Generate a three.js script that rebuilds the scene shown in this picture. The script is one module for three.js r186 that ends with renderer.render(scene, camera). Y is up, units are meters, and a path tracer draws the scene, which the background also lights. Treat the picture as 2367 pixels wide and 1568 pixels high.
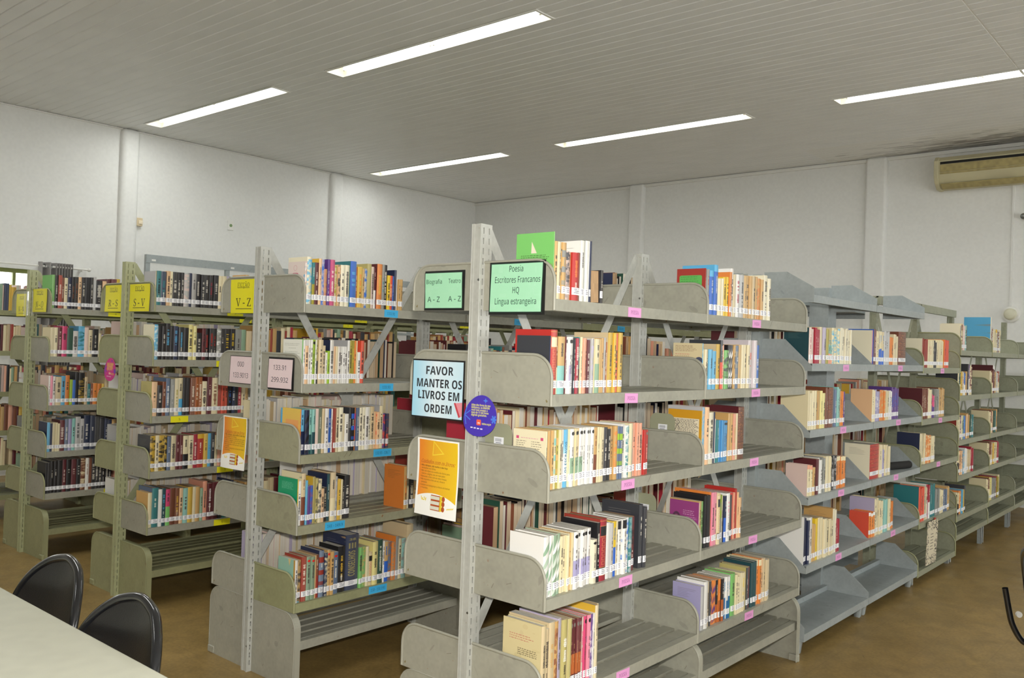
import * as THREE from 'three';
import { mergeGeometries } from 'three/addons/utils/BufferGeometryUtils.js';
import { RoundedBoxGeometry } from 'three/addons/geometries/RoundedBoxGeometry.js';
import { RectAreaLightUniformsLib } from 'three/addons/lights/RectAreaLightUniformsLib.js';

// ---------------------------------------------------------------- camera, sky, lights, exposure
RectAreaLightUniformsLib.init();
const scene = new THREE.Scene();
const renderer = new THREE.WebGLRenderer({ antialias: true });
renderer.toneMapping = THREE.LinearToneMapping;
renderer.toneMappingExposure = 1.14;
renderer.shadowMap.enabled = true;
const camera = new THREE.PerspectiveCamera(42.244, 2367 / 1568, 0.05, 60);
camera.position.set(0, 1.5653, 0);
camera.up.set(-0.02818, 0.99942, -0.01894);
camera.lookAt(0.758003, 1.5653 + 0.009018, -0.652189);
scene.background = new THREE.Color(0.97, 1.0, 1.0);
scene.backgroundIntensity = 4.6;
// the photographer's flash, a hand's width above the lens
const flash = new THREE.SpotLight(0xfffaf2, 27, 0, 0.95, 0.55, 2);
flash.position.set(0.03, 1.70, -0.02);
flash.target.position.set(2.9, 1.3, -2.6);
flash.castShadow = true; flash.shadow.radius = 2.2;
scene.add(flash, flash.target);
const LAMP = { tube: 6, area: 11.5, color: [0.97, 1.0, 1.0] };   // ceiling fixtures, built by makeLight()

// ---------------------------------------------------------------- helpers
const rng = (s) => () => { s |= 0; s = (s + 0x6d2b79f5) | 0; let t = Math.imul(s ^ (s >>> 15), 1 | s); t = (t + Math.imul(t ^ (t >>> 7), 61 | t)) ^ t; return ((t ^ (t >>> 14)) >>> 0) / 4294967296; };
const R0 = rng(77);
const used = new Map();
const numbered = (n) => { const k = used.get(n) ?? 0; used.set(n, k + 1); return k ? n + '_' + String(k).padStart(3, '0') : n; };
function tag(o, label, category, group, kind) {
  if (label) o.userData.label = label;
  if (category) o.userData.category = category;
  if (group) o.userData.group = group;
  if (kind) o.userData.kind = kind;
  return o;
}
function mesh(name, geo, mat, parent) {
  const m = new THREE.Mesh(geo, mat); m.name = parent ? name : numbered(name); m.castShadow = m.receiveShadow = true;
  (parent ?? scene).add(m); return m;
}
function thing(name, label, category, pos = [0, 0, 0], ry = 0, group) {
  const g = new THREE.Group(); g.name = numbered(name); g.position.set(...pos); g.rotation.y = ry; scene.add(g);
  return tag(g, label, category, group);
}
const struct = (name, geo, mat, parent) => { const m = mesh(name, geo, mat, parent); if (!parent) m.userData.kind = 'structure'; return m; };
const box = (w, h, d, x = 0, y = 0, z = 0) => new THREE.BoxGeometry(w, h, d).translate(x, y, z);
const rbox = (w, h, d, r, x = 0, y = 0, z = 0, seg = 2) => new RoundedBoxGeometry(w, h, d, seg, r).translate(x, y, z);
const clean = (g) => { const n = g.index ? g.toNonIndexed() : g; for (const k of Object.keys(n.attributes)) if (!['position', 'normal', 'uv'].includes(k)) n.deleteAttribute(k); n.morphAttributes = {}; return n; };
const merge = (list) => mergeGeometries(list.map(clean));
// uv in metres from the dominant side of each face, shifted so that alike pieces do not look alike
function uvBox(g, ox = 0, oy = 0, s = 1) {
  g = g.index ? g.toNonIndexed() : g; const p = g.attributes.position, uv = new Float32Array(p.count * 2);
  const a = new THREE.Vector3(), b = new THREE.Vector3(), c = new THREE.Vector3();
  for (let i = 0; i < p.count; i += 3) {
    a.fromBufferAttribute(p, i); b.fromBufferAttribute(p, i + 1); c.fromBufferAttribute(p, i + 2);
    const n = b.clone().sub(a).cross(c.clone().sub(a)), ax = Math.abs(n.x), ay = Math.abs(n.y), az = Math.abs(n.z);
    [a, b, c].forEach((v, k) => { const q = ax >= ay && ax >= az ? [v.z, v.y] : ay >= az ? [v.x, v.z] : [v.x, v.y]; uv[(i + k) * 2] = q[0] * s + ox; uv[(i + k) * 2 + 1] = q[1] * s + oy; });
  }
  g.setAttribute('uv', new THREE.BufferAttribute(uv, 2)); return g;
}
function canvas(w, h, draw) { const c = document.createElement('canvas'); c.width = w; c.height = h; const x = c.getContext('2d'); draw(x, w, h); return c; }
function tex(c, srgb = true, repeat) {
  const t = new THREE.CanvasTexture(c); if (srgb) t.colorSpace = THREE.SRGBColorSpace; t.magFilter = THREE.LinearFilter;
  if (repeat) { t.wrapS = t.wrapT = THREE.RepeatWrapping; t.repeat.set(...repeat); } return t;
}
// smooth tiling value noise, n x n cells
function noiseGrid(n, seed) { const r = rng(seed), g = Float32Array.from({ length: n * n }, r); return (x, y) => { const X = x * n, Y = y * n, i = Math.floor(X), j = Math.floor(Y), u = X - i, v = Y - j, s = u * u * (3 - 2 * u), t = v * v * (3 - 2 * v), at = (a, b) => g[(((b % n) + n) % n) * n + (((a % n) + n) % n)]; return (at(i, j) * (1 - s) + at(i + 1, j) * s) * (1 - t) + (at(i, j + 1) * (1 - s) + at(i + 1, j + 1) * s) * t; }; }
function dataTex(w, h, f, srgb, repeat) {
  const d = new Uint8Array(w * h * 4);
  for (let y = 0; y < h; y++) for (let x = 0; x < w; x++) { const c = f(x / w, y / h), i = (y * w + x) * 4; for (let k = 0; k < 3; k++) d[i + k] = Math.max(0, Math.min(255, (Array.isArray(c) ? c[k] : c) * 255)); d[i + 3] = 255; }
  const t = new THREE.DataTexture(d, w, h); if (srgb) t.colorSpace = THREE.SRGBColorSpace; t.magFilter = THREE.LinearFilter; t.wrapS = t.wrapT = THREE.RepeatWrapping; if (repeat) t.repeat.set(...repeat); t.needsUpdate = true; return t;
}
const std = (o) => new THREE.MeshStandardMaterial(o);
const hex = (h) => [parseInt(h.slice(1, 3), 16), parseInt(h.slice(3, 5), 16), parseInt(h.slice(5, 7), 16)];
const css = (a) => `rgb(${a.map((v) => Math.round(Math.max(0, Math.min(255, v)))).join(',')})`;

// ---------------------------------------------------------------- materials
const n8 = noiseGrid(8, 1), n32 = noiseGrid(32, 2), n128 = noiseGrid(128, 3), n6 = noiseGrid(6, 9);
function paintMap(rgb, seed, rusty) {       // sprayed steel paint with scuffs, scratches and rust specks, 1.4 m a tile
  const c = canvas(1024, 1024, (x, w, h) => {
    const r = rng(seed), id = x.createImageData(w, h);
    for (let j = 0; j < h; j++) for (let i = 0; i < w; i++) { const u = i / w, v = j / h, k = 1 + (n8(u, v) - 0.5) * 0.05 + (n32(u, v) - 0.5) * 0.05 + (n128(u, v) - 0.5) * 0.05, o = (j * w + i) * 4; for (let q = 0; q < 3; q++) id.data[o + q] = rgb[q] * k; id.data[o + 3] = 255; }
    x.putImageData(id, 0, 0);
    for (let i = 0; i < 60; i++) { x.fillStyle = `rgba(${rgb.map((q) => q * 0.72 | 0).join(',')},${0.12 + r() * 0.2})`; x.beginPath(); x.ellipse(r() * w, r() * h, 3 + r() * 16, 2 + r() * 8, r() * 3, 0, 7); x.fill(); }
    for (let i = 0; i < 70 * rusty; i++) { x.strokeStyle = `rgba(70,62,48,${0.25 + r() * 0.5})`; x.lineWidth = 0.7 + r() * 1.2; const a = r() * w, b = r() * h; x.beginPath(); x.moveTo(a, b); x.lineTo(a + (r() - 0.5) * 36, b + (r() - 0.3) * 40); x.stroke(); }
    for (let i = 0; i < 130 * rusty; i++) { const a = r() * w, b = r() * h, s = 0.8 + r() * r() * r() * 6; x.fillStyle = `rgba(${104 + r() * 40 | 0},${74 + r() * 26 | 0},${40 + r() * 22 | 0},${0.25 + r() * 0.5})`; x.beginPath(); for (let k = 0; k < 7; k++) { const q = s * (0.5 + r() * 0.8); x.lineTo(a + Math.cos(k * 0.9) * q, b + Math.sin(k * 0.9) * q * (0.7 + r())); } x.fill(); }
  });
  return tex(c, true, [1 / 1.4, 1 / 1.4]);
}
const paint = (rgb, seed, rusty, rough = 0.42) => std({ map: paintMap(rgb, seed, rusty), roughness: rough, metalness: 0.0 });
const M = {};
M.beige = paint([160, 159, 145], 11, 1);       // old shelving, grey beige
M.olive = paint([150, 151, 114], 12, 0.7);     // old shelving, olive
M.post = paint([178, 179, 172], 13, 0.4, 0.3);
M.postOlive = paint([168, 171, 133], 14, 0.35, 0.3);
M.sand = paint([157, 156, 130], 17, 0.8);       // old shelving, between the two
M.grey = paint([160, 167, 167], 15, 0.12, 0.38);  // newer shelving
M.drab = paint([150, 152, 130], 16, 0.5);      // far shelving
M.rim = M.beige;
M.rimOlive = M.olive;
M.dark = std({ color: '#1b1a18', roughness: 0.8 });
M.steel = std({ color: '#8f9290', roughness: 0.35, metalness: 0.9 });
M.wall = std({ map: dataTex(512, 512, (u, v) => { const k = 0.965 + (n8(u, v) - 0.5) * 0.015 + (n128(u, v) - 0.5) * 0.02; return [0.94 * k, 0.94 * k, 0.925 * k]; }, true, [1 / 3, 1 / 3]), roughness: 0.85, bumpMap: dataTex(512, 512, (u, v) => n128(u, v) * 0.7 + n32(u, v) * 0.3, false, [1.2, 1.2]), bumpScale: 0.0003 });
M.plank = std({ map: dataTex(256, 256, (u, v) => { const k = 0.985 + (n8(u, v) - 0.5) * 0.03; return [0.92 * k, 0.92 * k, 0.91 * k]; }, true, [0.5, 0.5]), roughness: 0.45 });
M.floor = std({
  map: tex(canvas(2048, 2048, (x, w, h) => {
    const r = rng(5), id = x.createImageData(w, h), f1 = noiseGrid(14, 31), f2 = noiseGrid(60, 32), f3 = noiseGrid(420, 33);
    for (let j = 0; j < h; j++) for (let i = 0; i < w; i++) { const u = i / w, v = j / h, k = 0.93 + (f1(u, v) - 0.5) * 0.08 + (f2(u, v) - 0.5) * 0.10 + (f3(u, v) - 0.5) * 0.12, o = (j * w + i) * 4; id.data[o] = 158 * k; id.data[o + 1] = 131 * k; id.data[o + 2] = 78 * k; id.data[o + 3] = 255; }
    x.putImageData(id, 0, 0);
    for (let i = 0; i < 13; i++) { x.strokeStyle = 'rgba(70,56,30,.14)'; x.lineWidth = 2; const q = (i + 0.5) * w / 13; x.beginPath(); x.moveTo(q, 0); x.lineTo(q, h); x.moveTo(0, q); x.lineTo(w, q); x.stroke(); }
    for (let i = 0; i < 240; i++) { x.strokeStyle = r() < 0.6 ? `rgba(190,170,125,${r() * 0.35})` : `rgba(60,46,24,${r() * 0.4})`; x.lineWidth = 1 + r() * 1.5; const a = r() * w, b = r() * h, t = r() * 6.3, l = 6 + r() * 40; x.beginPath(); x.moveTo(a, b); x.lineTo(a + Math.cos(t) * l, b + Math.sin(t) * l); x.stroke(); }
  }), true, [1 / 4, 1 / 4]),
  roughnessMap: dataTex(512, 512, (u, v) => 0.26 + n8(u, v) * 0.16 + n32(u, v) * 0.12, false, [1 / 4, 1 / 4]), roughness: 1,
});
M.white = std({ color: '#e9e8e2', roughness: 0.5 });
M.tableTop = std({ map: dataTex(256, 256, (u, v) => { const k = 0.985 + (n32(u, v) - 0.5) * 0.03; return [0.80 * k, 0.80 * k, 0.73 * k]; }, true), roughness: 0.42 });
M.black = new THREE.MeshPhysicalMaterial({ color: '#121113', roughness: 0.38, clearcoat: 0.5, clearcoatRoughness: 0.22, bumpMap: dataTex(256, 256, (u, v) => n128(u, v), false, [6, 6]), bumpScale: 0.0004 });
M.blackRim = new THREE.MeshPhysicalMaterial({ color: '#17181b', roughness: 0.2, clearcoat: 0.8, clearcoatRoughness: 0.1 });
M.tube = std({ color: '#ffffff', emissive: new THREE.Color(...LAMP.color), emissiveIntensity: LAMP.tube, roughness: 0.5 });
M.reflector = std({ color: '#f2efe0', roughness: 0.4 });
M.frameGreen = std({ color: '#7c8442', roughness: 0.5 });
M.curtain = std({ color: '#9d9a98', roughness: 0.9 });
M.acShell = std({ map: dataTex(256, 64, (u, v) => { const k = 0.97 + (n8(u, v) - 0.5) * 0.08; return [0.80 * k, 0.77 * k, 0.63 * k]; }, true), roughness: 0.5 });
M.acFlap = std({ map: dataTex(256, 64, (u, v) => { const k = 0.95 + (n32(u, v) - 0.5) * 0.14; return [0.70 * k, 0.64 * k, 0.43 * k]; }, true), roughness: 0.5 });
M.bookendGrey = std({ color: '#97a1a1', roughness: 0.4 });
M.bookendSage = std({ color: '#9a9c82', roughness: 0.45 });
const pageTex = (a, b, c) => dataTex(128, 128, (u, v) => { const k = 0.9 + (n128(u, v * 0.02) - 0.5) * 0.22; return [a * k, b * k, c * k]; }, true);
M.pages = [pageTex(0.93, 0.91, 0.86), pageTex(0.88, 0.80, 0.68), pageTex(0.80, 0.66, 0.50)].map((map) => std({ map, roughness: 0.9 }));
// ---------------------------------------------------------------- the room
const XA = -4, XB = 10.9, ZA = -10.3, ZB = 4.2, HC = 4.0;
const floorG = uvBox(box(XB - XA + 0.6, 0.2, ZB - ZA + 0.6, (XA + XB) / 2, -0.1, (ZA + ZB) / 2)); struct('floor', floorG, M.floor);
// far wall with the window opening
const WX0 = 1.75, WX1 = 3.98, WY0 = 1.85, WY1 = 2.24, TH = 0.2;
struct('wall_back', uvBox(merge([box(WX0 - XA + 0.2, HC + 0.3, TH, (WX0 + XA - 0.2) / 2, (HC + 0.3) / 2, ZA - TH / 2), box(XB + 0.2 - WX1, HC + 0.3, TH, (XB + 0.2 + WX1) / 2, (HC + 0.3) / 2, ZA - TH / 2),
  box(WX1 - WX0, WY0, TH, (WX0 + WX1) / 2, WY0 / 2, ZA - TH / 2), box(WX1 - WX0, HC + 0.3 - WY1, TH, (WX0 + WX1) / 2, (HC + 0.3 + WY1) / 2, ZA - TH / 2)])), M.wall);
struct('wall_right', uvBox(box(TH, HC + 0.3, ZB - ZA + 0.4, XB + TH / 2, (HC + 0.3) / 2, (ZA + ZB) / 2)), M.wall);
// the wall behind the camera has a long band of windows: its daylight lights the near side of everything
const BY0 = 1.0, BY1 = 2.7;
struct('wall_left', uvBox(box(TH, HC + 0.3, ZB - ZA + 0.4, XA - TH / 2, (HC + 0.3) / 2, (ZA + ZB) / 2)), M.wall);
struct('wall_front', uvBox(merge([box(XB - XA + 0.4, BY0, TH, (XA + XB) / 2, BY0 / 2, ZB + TH / 2), box(XB - XA + 0.4, HC + 0.3 - BY1, TH, (XA + XB) / 2, (HC + 0.3 + BY1) / 2, ZB + TH / 2), ...[-4, -0.3, 3.4, 7.1, 10.8].map((x) => box(0.6, BY1 - BY0, TH, x, (BY0 + BY1) / 2, ZB + TH / 2))])), M.wall);
// pilasters, rounded at the edges
for (const [w, x, z] of [[0, 4.88, ZA], [0, 7.93, ZA], [1, XB, -7.03], [1, XB, -3.62], [1, XB, -0.3]]) struct(w ? 'pillar_right' : 'pillar_back', uvBox(w ? rbox(0.14, HC, 0.25, 0.035, x, HC / 2, z, 3) : rbox(0.22, HC, 0.16, 0.06, x, HC / 2, z, 4)), M.wall);
// ceiling: slab above, tongue-and-groove strips below, each a part; the two lamp rows are let into it
const PW = 0.11125, PX = 4.83, SEAM = -1.6, LROW = [[-0.07, 1.6], [4.83, 3.33], [8.168, 3.33]];
const slab = struct('ceiling', box(XB - XA + 0.6, 0.12, ZB - ZA + 0.6, (XA + XB) / 2, HC + 0.22, (ZA + ZB) / 2), M.white);
const lampZ = [[-9.86, -7.32], [-6.50, -4.03], [-3.16, -0.69], [0.2, 2.67]];
const lampX = [-1.845, 1.4925, 4.83, 8.1675];            // left edge of each lamp row, a whole number of strips apart
const soot = std({ map: tex(canvas(1024, 256, (x, w, h) => {
  x.fillStyle = 'rgb(232,231,226)'; x.fillRect(0, 0, w, h); const r = rng(41);
  for (let i = 0; i < 2600; i++) { const u = r(), v = r(), d = Math.exp(-Math.pow((u - 0.62) / 0.3, 2)) * Math.pow(v, 1.6); if (r() < d) { x.fillStyle = `rgba(42,37,33,${0.04 + 0.12 * r()})`; x.beginPath(); x.ellipse(u * w, v * h, 12 + 46 * r(), 3 + 6 * r(), 0, 0, 7); x.fill(); } }
}), true), roughness: 0.5 });
const stripShape = new THREE.Shape(); { const a = PW / 2 - 0.0012, c = 0.006; stripShape.moveTo(-a, 0.012); stripShape.lineTo(-a, c); stripShape.lineTo(-a + c, 0); stripShape.lineTo(a - c, 0); stripShape.lineTo(a, c); stripShape.lineTo(a, 0.012); }
function strip(x0, za, zb, dirty) {
  if (zb - za < 0.02) return;
  let g = new THREE.ExtrudeGeometry(stripShape, { depth: zb - za, bevelEnabled: false }).translate(x0 + PW / 2, HC, za);
  if (dirty) { g = g.toNonIndexed(); const p = g.attributes.position, u = []; for (let i = 0; i < p.count; i++) u.push((p.getZ(i) + 4.2) / 3.6, 1 - (p.getX(i) - 10.05) / 0.86); g.setAttribute('uv', new THREE.Float32BufferAttribute(u, 2)); } else g = uvBox(g, x0 * 3.7, x0);
  mesh('ceiling_strip', g, dirty ? soot : M.plank, slab);
}
for (let k = -79; k < 55; k++) {
  const x0 = PX + k * PW; if (x0 > XB) break;
  const row = lampX.findIndex((x) => x0 > x - 0.03 && x0 < x + 2 * PW - 0.03);
  let parts = row < 0 ? [[ZA, SEAM - 0.006], [SEAM + 0.006, ZB]] : (() => { const o = []; let z = ZA; for (const [a, b] of lampZ) { if (a < SEAM && b > SEAM) { o.push([z, a]); } else { if (z < SEAM && a > SEAM) { o.push([z, SEAM - 0.006]); z = SEAM + 0.006; } o.push([z, a]); } z = b; } o.push([z, ZB]); return o; })();
  if (x0 < 0.5) parts = row < 0 ? [[ZA, ZB]] : parts;
  const dirty = x0 > 10.0;
  if (dirty) parts = [[ZA, -4.2], [-4.2, -0.6], [-0.6, ZB]];
  for (const [a, b] of parts) strip(x0, a, b, dirty && a === -4.2);
}
mesh('seam_strip', box(XB - 0.6, 0.008, 0.02, (XB + 0.6) / 2, HC + 0.008, SEAM), M.white, slab);
struct('trim_1', merge([box(XB - XA, 0.012, 0.02, (XA + XB) / 2, HC - 0.012, ZA + 0.01)]), M.white);
struct('trim_2', merge([box(0.03, 0.035, ZB - ZA, XB - 0.015, HC - 0.03, (ZA + ZB) / 2)]), M.white);
// ceiling fixtures: trough, frame, tubes in pairs, and their light
function makeLight(x, za, zb, label, cat = 'ceiling light') {
  const w = 2 * PW, L = zb - za, zc = (za + zb) / 2, t = thing('ceiling_light', label, cat, [x + w / 2, HC, zc], 0, 'recessed fluorescent ceiling lights');
  const f = 0.018, wi = w - 2 * f, d = 0.085;
  mesh('housing', merge([box(0.002, d, L, -wi / 2 - 0.001, d / 2, 0), box(0.002, d, L, wi / 2 + 0.001, d / 2, 0), box(wi, 0.002, L, 0, d, 0), box(wi, d, 0.002, 0, d / 2, -L / 2 + f), box(wi, d, 0.002, 0, d / 2, L / 2 - f), box(wi, 0.012, 0.1, 0, d - 0.01, 0)]), M.reflector, t);
  mesh('frame', merge([box(f, 0.008, L + 0.01, -w / 2 + f / 2, -0.004, 0), box(f, 0.008, L + 0.01, w / 2 - f / 2, -0.004, 0), box(wi, 0.008, f, 0, -0.004, -L / 2 + f / 2), box(wi, 0.008, f, 0, -0.004, L / 2 - f / 2)]), M.white, t);
  for (const s of [-1, 1]) for (const e of [-1, 1]) {
    const tl = L / 2 - 0.13;
    mesh('tube', new THREE.CylinderGeometry(0.016, 0.016, tl, 14).rotateX(Math.PI / 2).translate(s * 0.045, 0.045, e * (tl / 2 + 0.03)), M.tube, t);
    mesh('socket', merge([rbox(0.02, 0.05, 0.018, 0.004, s * 0.045, 0.05, e * (tl + 0.04)), rbox(0.02, 0.05, 0.018, 0.004, s * 0.045, 0.05, e * 0.02)]), M.reflector, t);
  }
  const a = new THREE.RectAreaLight(new THREE.Color(...LAMP.color), LAMP.area, wi, L - 0.1);
  a.position.set(x + w / 2, HC - 0.012, zc); a.rotation.x = -Math.PI / 2; scene.add(a);
}
const LN = { '2,1': 'longest bright ceiling fixture above the rack with red posters', '2,0': 'ceiling fixture at left near the back wall, two pilasters behind it', '3,1': 'ceiling fixture in the right row, above the second pilaster of the right wall', '3,0': 'small far ceiling fixture nearest the corner of the room', '3,2': 'ceiling fixture cut off by the right edge of the photo' };
LN['2,1'] = 'longest ceiling fixture, top centre of the photo, nearest the camera';
for (let i = 0; i < 4; i++) for (let j = 0; j < 4; j++) if (LN[i + ',' + j] || (i > 1 && j < 3) || (i === 1 && j < 2) || (i === 0 && j === 1)) makeLight(lampX[i], ...lampZ[j], LN[i + ',' + j] ?? { '2,2': 'ceiling fixture just above the top edge of the photo, over the nearest rack', '1,0': 'ceiling fixture left of the photo, beside the far window', '1,1': 'ceiling fixture left of the photo, above the aisle before the racks', '0,1': 'ceiling fixture far left of the photo, above the reading tables' }[i + ',' + j]);
// window in the far wall
{
  const fr = struct('window_1', (() => { const l = []; const y0 = WY0, y1 = WY1, w = WX1 - WX0; l.push(box(w, 0.045, 0.05, (WX0 + WX1) / 2, y1 - 0.022, ZA - 0.06), box(w, 0.045, 0.05, (WX0 + WX1) / 2, y0 + 0.022, ZA - 0.06)); for (let i = 0; i <= 8; i++) l.push(box(0.03, y1 - y0, 0.045, WX0 + 0.015 + i * (w - 0.03) / 8, (y0 + y1) / 2, ZA - 0.06)); return merge(l); })(), M.frameGreen);
  const gl = new THREE.MeshPhysicalMaterial({ color: '#ffffff', transmission: 1, thickness: 0, roughness: 0.25, ior: 1.45 });
  const w = (WX1 - WX0 - 0.03) / 8, ys = [[WY0 + 0.045, WY1 - 0.045]];
  for (let i = 0; i < 8; i++) for (const [a, b] of ys) mesh('window_pane', box(w - 0.028, b - a, 0.004, WX0 + 0.015 + (i + 0.5) * w, (a + b) / 2, ZA - 0.06), gl, fr);
}
for (let i = 0; i < 4; i++) { const a = -3.7 + i * 3.7, l = 3.1, bar = (u0, u1, y0, y1) => box(u1 - u0, y1 - y0, 0.05, (u0 + u1) / 2, (y0 + y1) / 2, ZB + 0.1); struct('window_' + (2 + i), merge([...[0, 1, 2, 3].map((q) => bar(a + q * l / 3 - 0.02, a + q * l / 3 + 0.02, BY0, BY1)), bar(a, a + l, BY0, BY0 + 0.05), bar(a, a + l, BY1 - 0.05, BY1), bar(a, a + l, 1.9, 1.94)]), M.frameGreen); }
{ // curtain pushed to one side on its rod
  const rod = thing('curtain_rod', 'white metal curtain rod above the window at far left', 'curtain rod', [0, 0, ZA + 0.09]);
  mesh('rod', new THREE.CylinderGeometry(0.012, 0.012, 2.85, 12).rotateZ(Math.PI / 2).translate(3.0, 2.285, 0), M.white, rod);
  mesh('finial', new THREE.SphereGeometry(0.022, 14, 10).translate(4.43, 2.285, 0), M.white, rod);
  mesh('bracket', merge([box(0.02, 0.04, 0.1, 4.36, 2.28, -0.045), box(0.02, 0.04, 0.1, 1.7, 2.28, -0.045)]), M.white, rod);
  const c = thing('curtain', 'grey eyelet curtain bunched at the right end of its rod', 'curtain', [0, 0, ZA + 0.09]);
  const pos = [], idx = [], N = 120; for (let j = 0; j < 2; j++) for (let i = 0; i <= N; i++) { const s = i / N, x = 3.88 + 0.36 * (s < 0.45 ? s * 1.1 : 0.495 + (s - 0.45) * 0.92), a = s < 0.45 ? s * 28 : 12.6 + (s - 0.45) * 70; pos.push(x, j ? 2.33 : 0.9, Math.sin(a) * (s < 0.45 ? 0.055 : 0.04)); }
  for (let i = 0; i < N; i++) { const a = i, b = i + N + 1; idx.push(a, a + 1, b, a + 1, b + 1, b); }
  const g = new THREE.BufferGeometry(); g.setAttribute('position', new THREE.Float32BufferAttribute(pos, 3)); g.setIndex(idx); const back = g.clone(); g.computeVertexNormals();
  mesh('cloth', g, std({ color: '#a3a09e', roughness: 0.9, side: THREE.DoubleSide }), c);
  mesh('eyelet', merge([3.93, 4.0].map((x) => new THREE.TorusGeometry(0.026, 0.006, 8, 18).rotateY(0.5).translate(x, 2.285, 0.02))), M.steel, c);
}
{ // air conditioner under the ceiling on the right wall
  const g = thing('air_conditioner', 'long yellowed air conditioner hung under the ceiling on right wall', 'air conditioner', [XB - 0.012, 3.70, -2.05]);
  const s = new THREE.Shape(); s.moveTo(0, 0.17); s.lineTo(-0.2, 0.17); s.lineTo(-0.235, 0.13); s.lineTo(-0.235, -0.02); s.quadraticCurveTo(-0.22, -0.1, -0.12, -0.16); s.lineTo(0, -0.165);
  const ext = (sh, l) => new THREE.ExtrudeGeometry(sh, { depth: l, bevelEnabled: true, bevelThickness: 0.008, bevelSize: 0.006, bevelSegments: 2 }).translate(0, 0, -l / 2);
  mesh('casing', uvBox(ext(s, 1.66)), M.acShell, g);
  const e = new THREE.Shape(); e.moveTo(0, 0.175); e.lineTo(-0.205, 0.175); e.lineTo(-0.25, 0.13); e.lineTo(-0.25, -0.03); e.quadraticCurveTo(-0.23, -0.11, -0.125, -0.172); e.lineTo(0, -0.172);
  for (const q of [-1, 1]) mesh('end_cap', uvBox(ext(e, 0.03).translate(0, 0, q * 0.84)), M.acShell, g);
  mesh('air_slot', box(0.02, 0.028, 1.6, -0.233, 0.105, 0), M.dark, g);
  mesh('louvre', uvBox(rbox(0.016, 0.085, 1.6, 0.006, -0.24, 0.045, 0)), M.acFlap, g);
  mesh('louvre', uvBox(rbox(0.012, 0.02, 1.6, 0.004, -0.24, -0.012, 0)), M.acFlap, g);
  mesh('lower_flap', uvBox(rbox(0.09, 0.014, 1.6, 0.005).rotateZ(-0.55).translate(-0.165, -0.15, 0)), M.acFlap, g);
}
{ // small wall fittings
  const b = thing('wall_outlet', 'small beige box with a slit beside the left pilaster on back wall', 'wall outlet', [4.99 + 0.03, 2.915, ZA]);
  mesh('cover', rbox(0.075, 0.1, 0.05, 0.008, 0, 0, 0.025), std({ color: '#d9c7a4', roughness: 0.5 }), b); mesh('socket', rbox(0.05, 0.045, 0.02, 0.006, 0.01, -0.005, 0.05), std({ color: '#e7d9bd', roughness: 0.5 }), b);
  const p = thing('socket_plate', 'white socket plate with green centre on the back wall', 'socket plate', [6.256, 3.03, ZA]);
  mesh('plate', rbox(0.085, 0.125, 0.012, 0.005, 0, 0, 0.006), M.white, p); mesh('outlet', new THREE.CylinderGeometry(0.02, 0.02, 0.006, 18).rotateX(Math.PI / 2).translate(0, 0, 0.014), std({ color: '#7f9a6a', roughness: 0.5 }), p);
  const bell = thing('wall_bell', 'round cream bell under a thin conduit on the right wall', 'bell', [XB, 2.104, -2.146]);
  const cream = std({ color: '#d8d5bd', roughness: 0.45 });
  mesh('base', new THREE.CylinderGeometry(0.085, 0.09, 0.03, 32).rotateZ(Math.PI / 2).translate(-0.015, 0, 0), M.white, bell); mesh('dome', new THREE.LatheGeometry([[0, 0.05], [0.045, 0.048], [0.062, 0.03], [0.064, 0]].map((q) => new THREE.Vector2(...q)), 28).rotateZ(Math.PI / 2).translate(-0.03, 0, 0), cream, bell);
  const c = thing('conduit', 'thin white cable duct running down to the round bell', 'cable duct', [XB, 0, -2.15]); mesh('duct', box(0.016, 1.33, 0.022, -0.008, 2.86, 0), M.wall, c); mesh('clip', merge([box(0.02, 0.012, 0.03, -0.01, 2.5, 0), box(0.02, 0.012, 0.03, -0.01, 3.1, 0)]), M.white, c);
  const k = thing('wall_camera', 'small chrome ball fitting on right wall under the air conditioner', 'camera', [XB, 3.17, -2.035]); mesh('mount', new THREE.CylinderGeometry(0.02, 0.03, 0.05, 16).rotateZ(Math.PI / 2).translate(-0.025, 0, 0), M.steel, k); mesh('ball', new THREE.SphereGeometry(0.035, 18, 14).translate(-0.07, 0, 0), M.steel, k);
}
// ---------------------------------------------------------------- shelving
const L0 = 1.056, DEP = 0.3185, PZ = 0.0225, PH = 2.0, DECK = 0.04;
const X0 = { 1: 2.302, 2: 2.376, 3: 2.483, 4: 2.50, 5: 2.50 }, ZC = { 1: -2.142, 2: -3.621, 3: -5.193, 4: -6.674, 5: -8.22 };
const LEV = { 1: [1.691, 1.370, 1.048, 0.6865, 0.337], 2: [1.689, 1.327, 1.006, 0.6864, 0.3387], 3: [1.70, 1.385, 1.057, 0.7367, 0.413], 4: [1.69, 1.356, 1.018, 0.698, 0.411], 5: [1.69, 1.356, 1.018, 0.698, 0.411] };
const GLEV = [1.85, 1.49, 1.14, 0.787, 0.43], CLEV = [1.846, 1.474, 1.114, 0.795, 0.394], DLEV = [1.614, 1.258, 0.91, 0.631, 0.318];
const side = (shape, t, ox = 0, oy = 0) => uvBox(new THREE.ExtrudeGeometry(shape, { depth: t, bevelEnabled: false, curveSegments: 10 }).rotateY(-Math.PI / 2).translate(t / 2, 0, 0), ox, oy);
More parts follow.
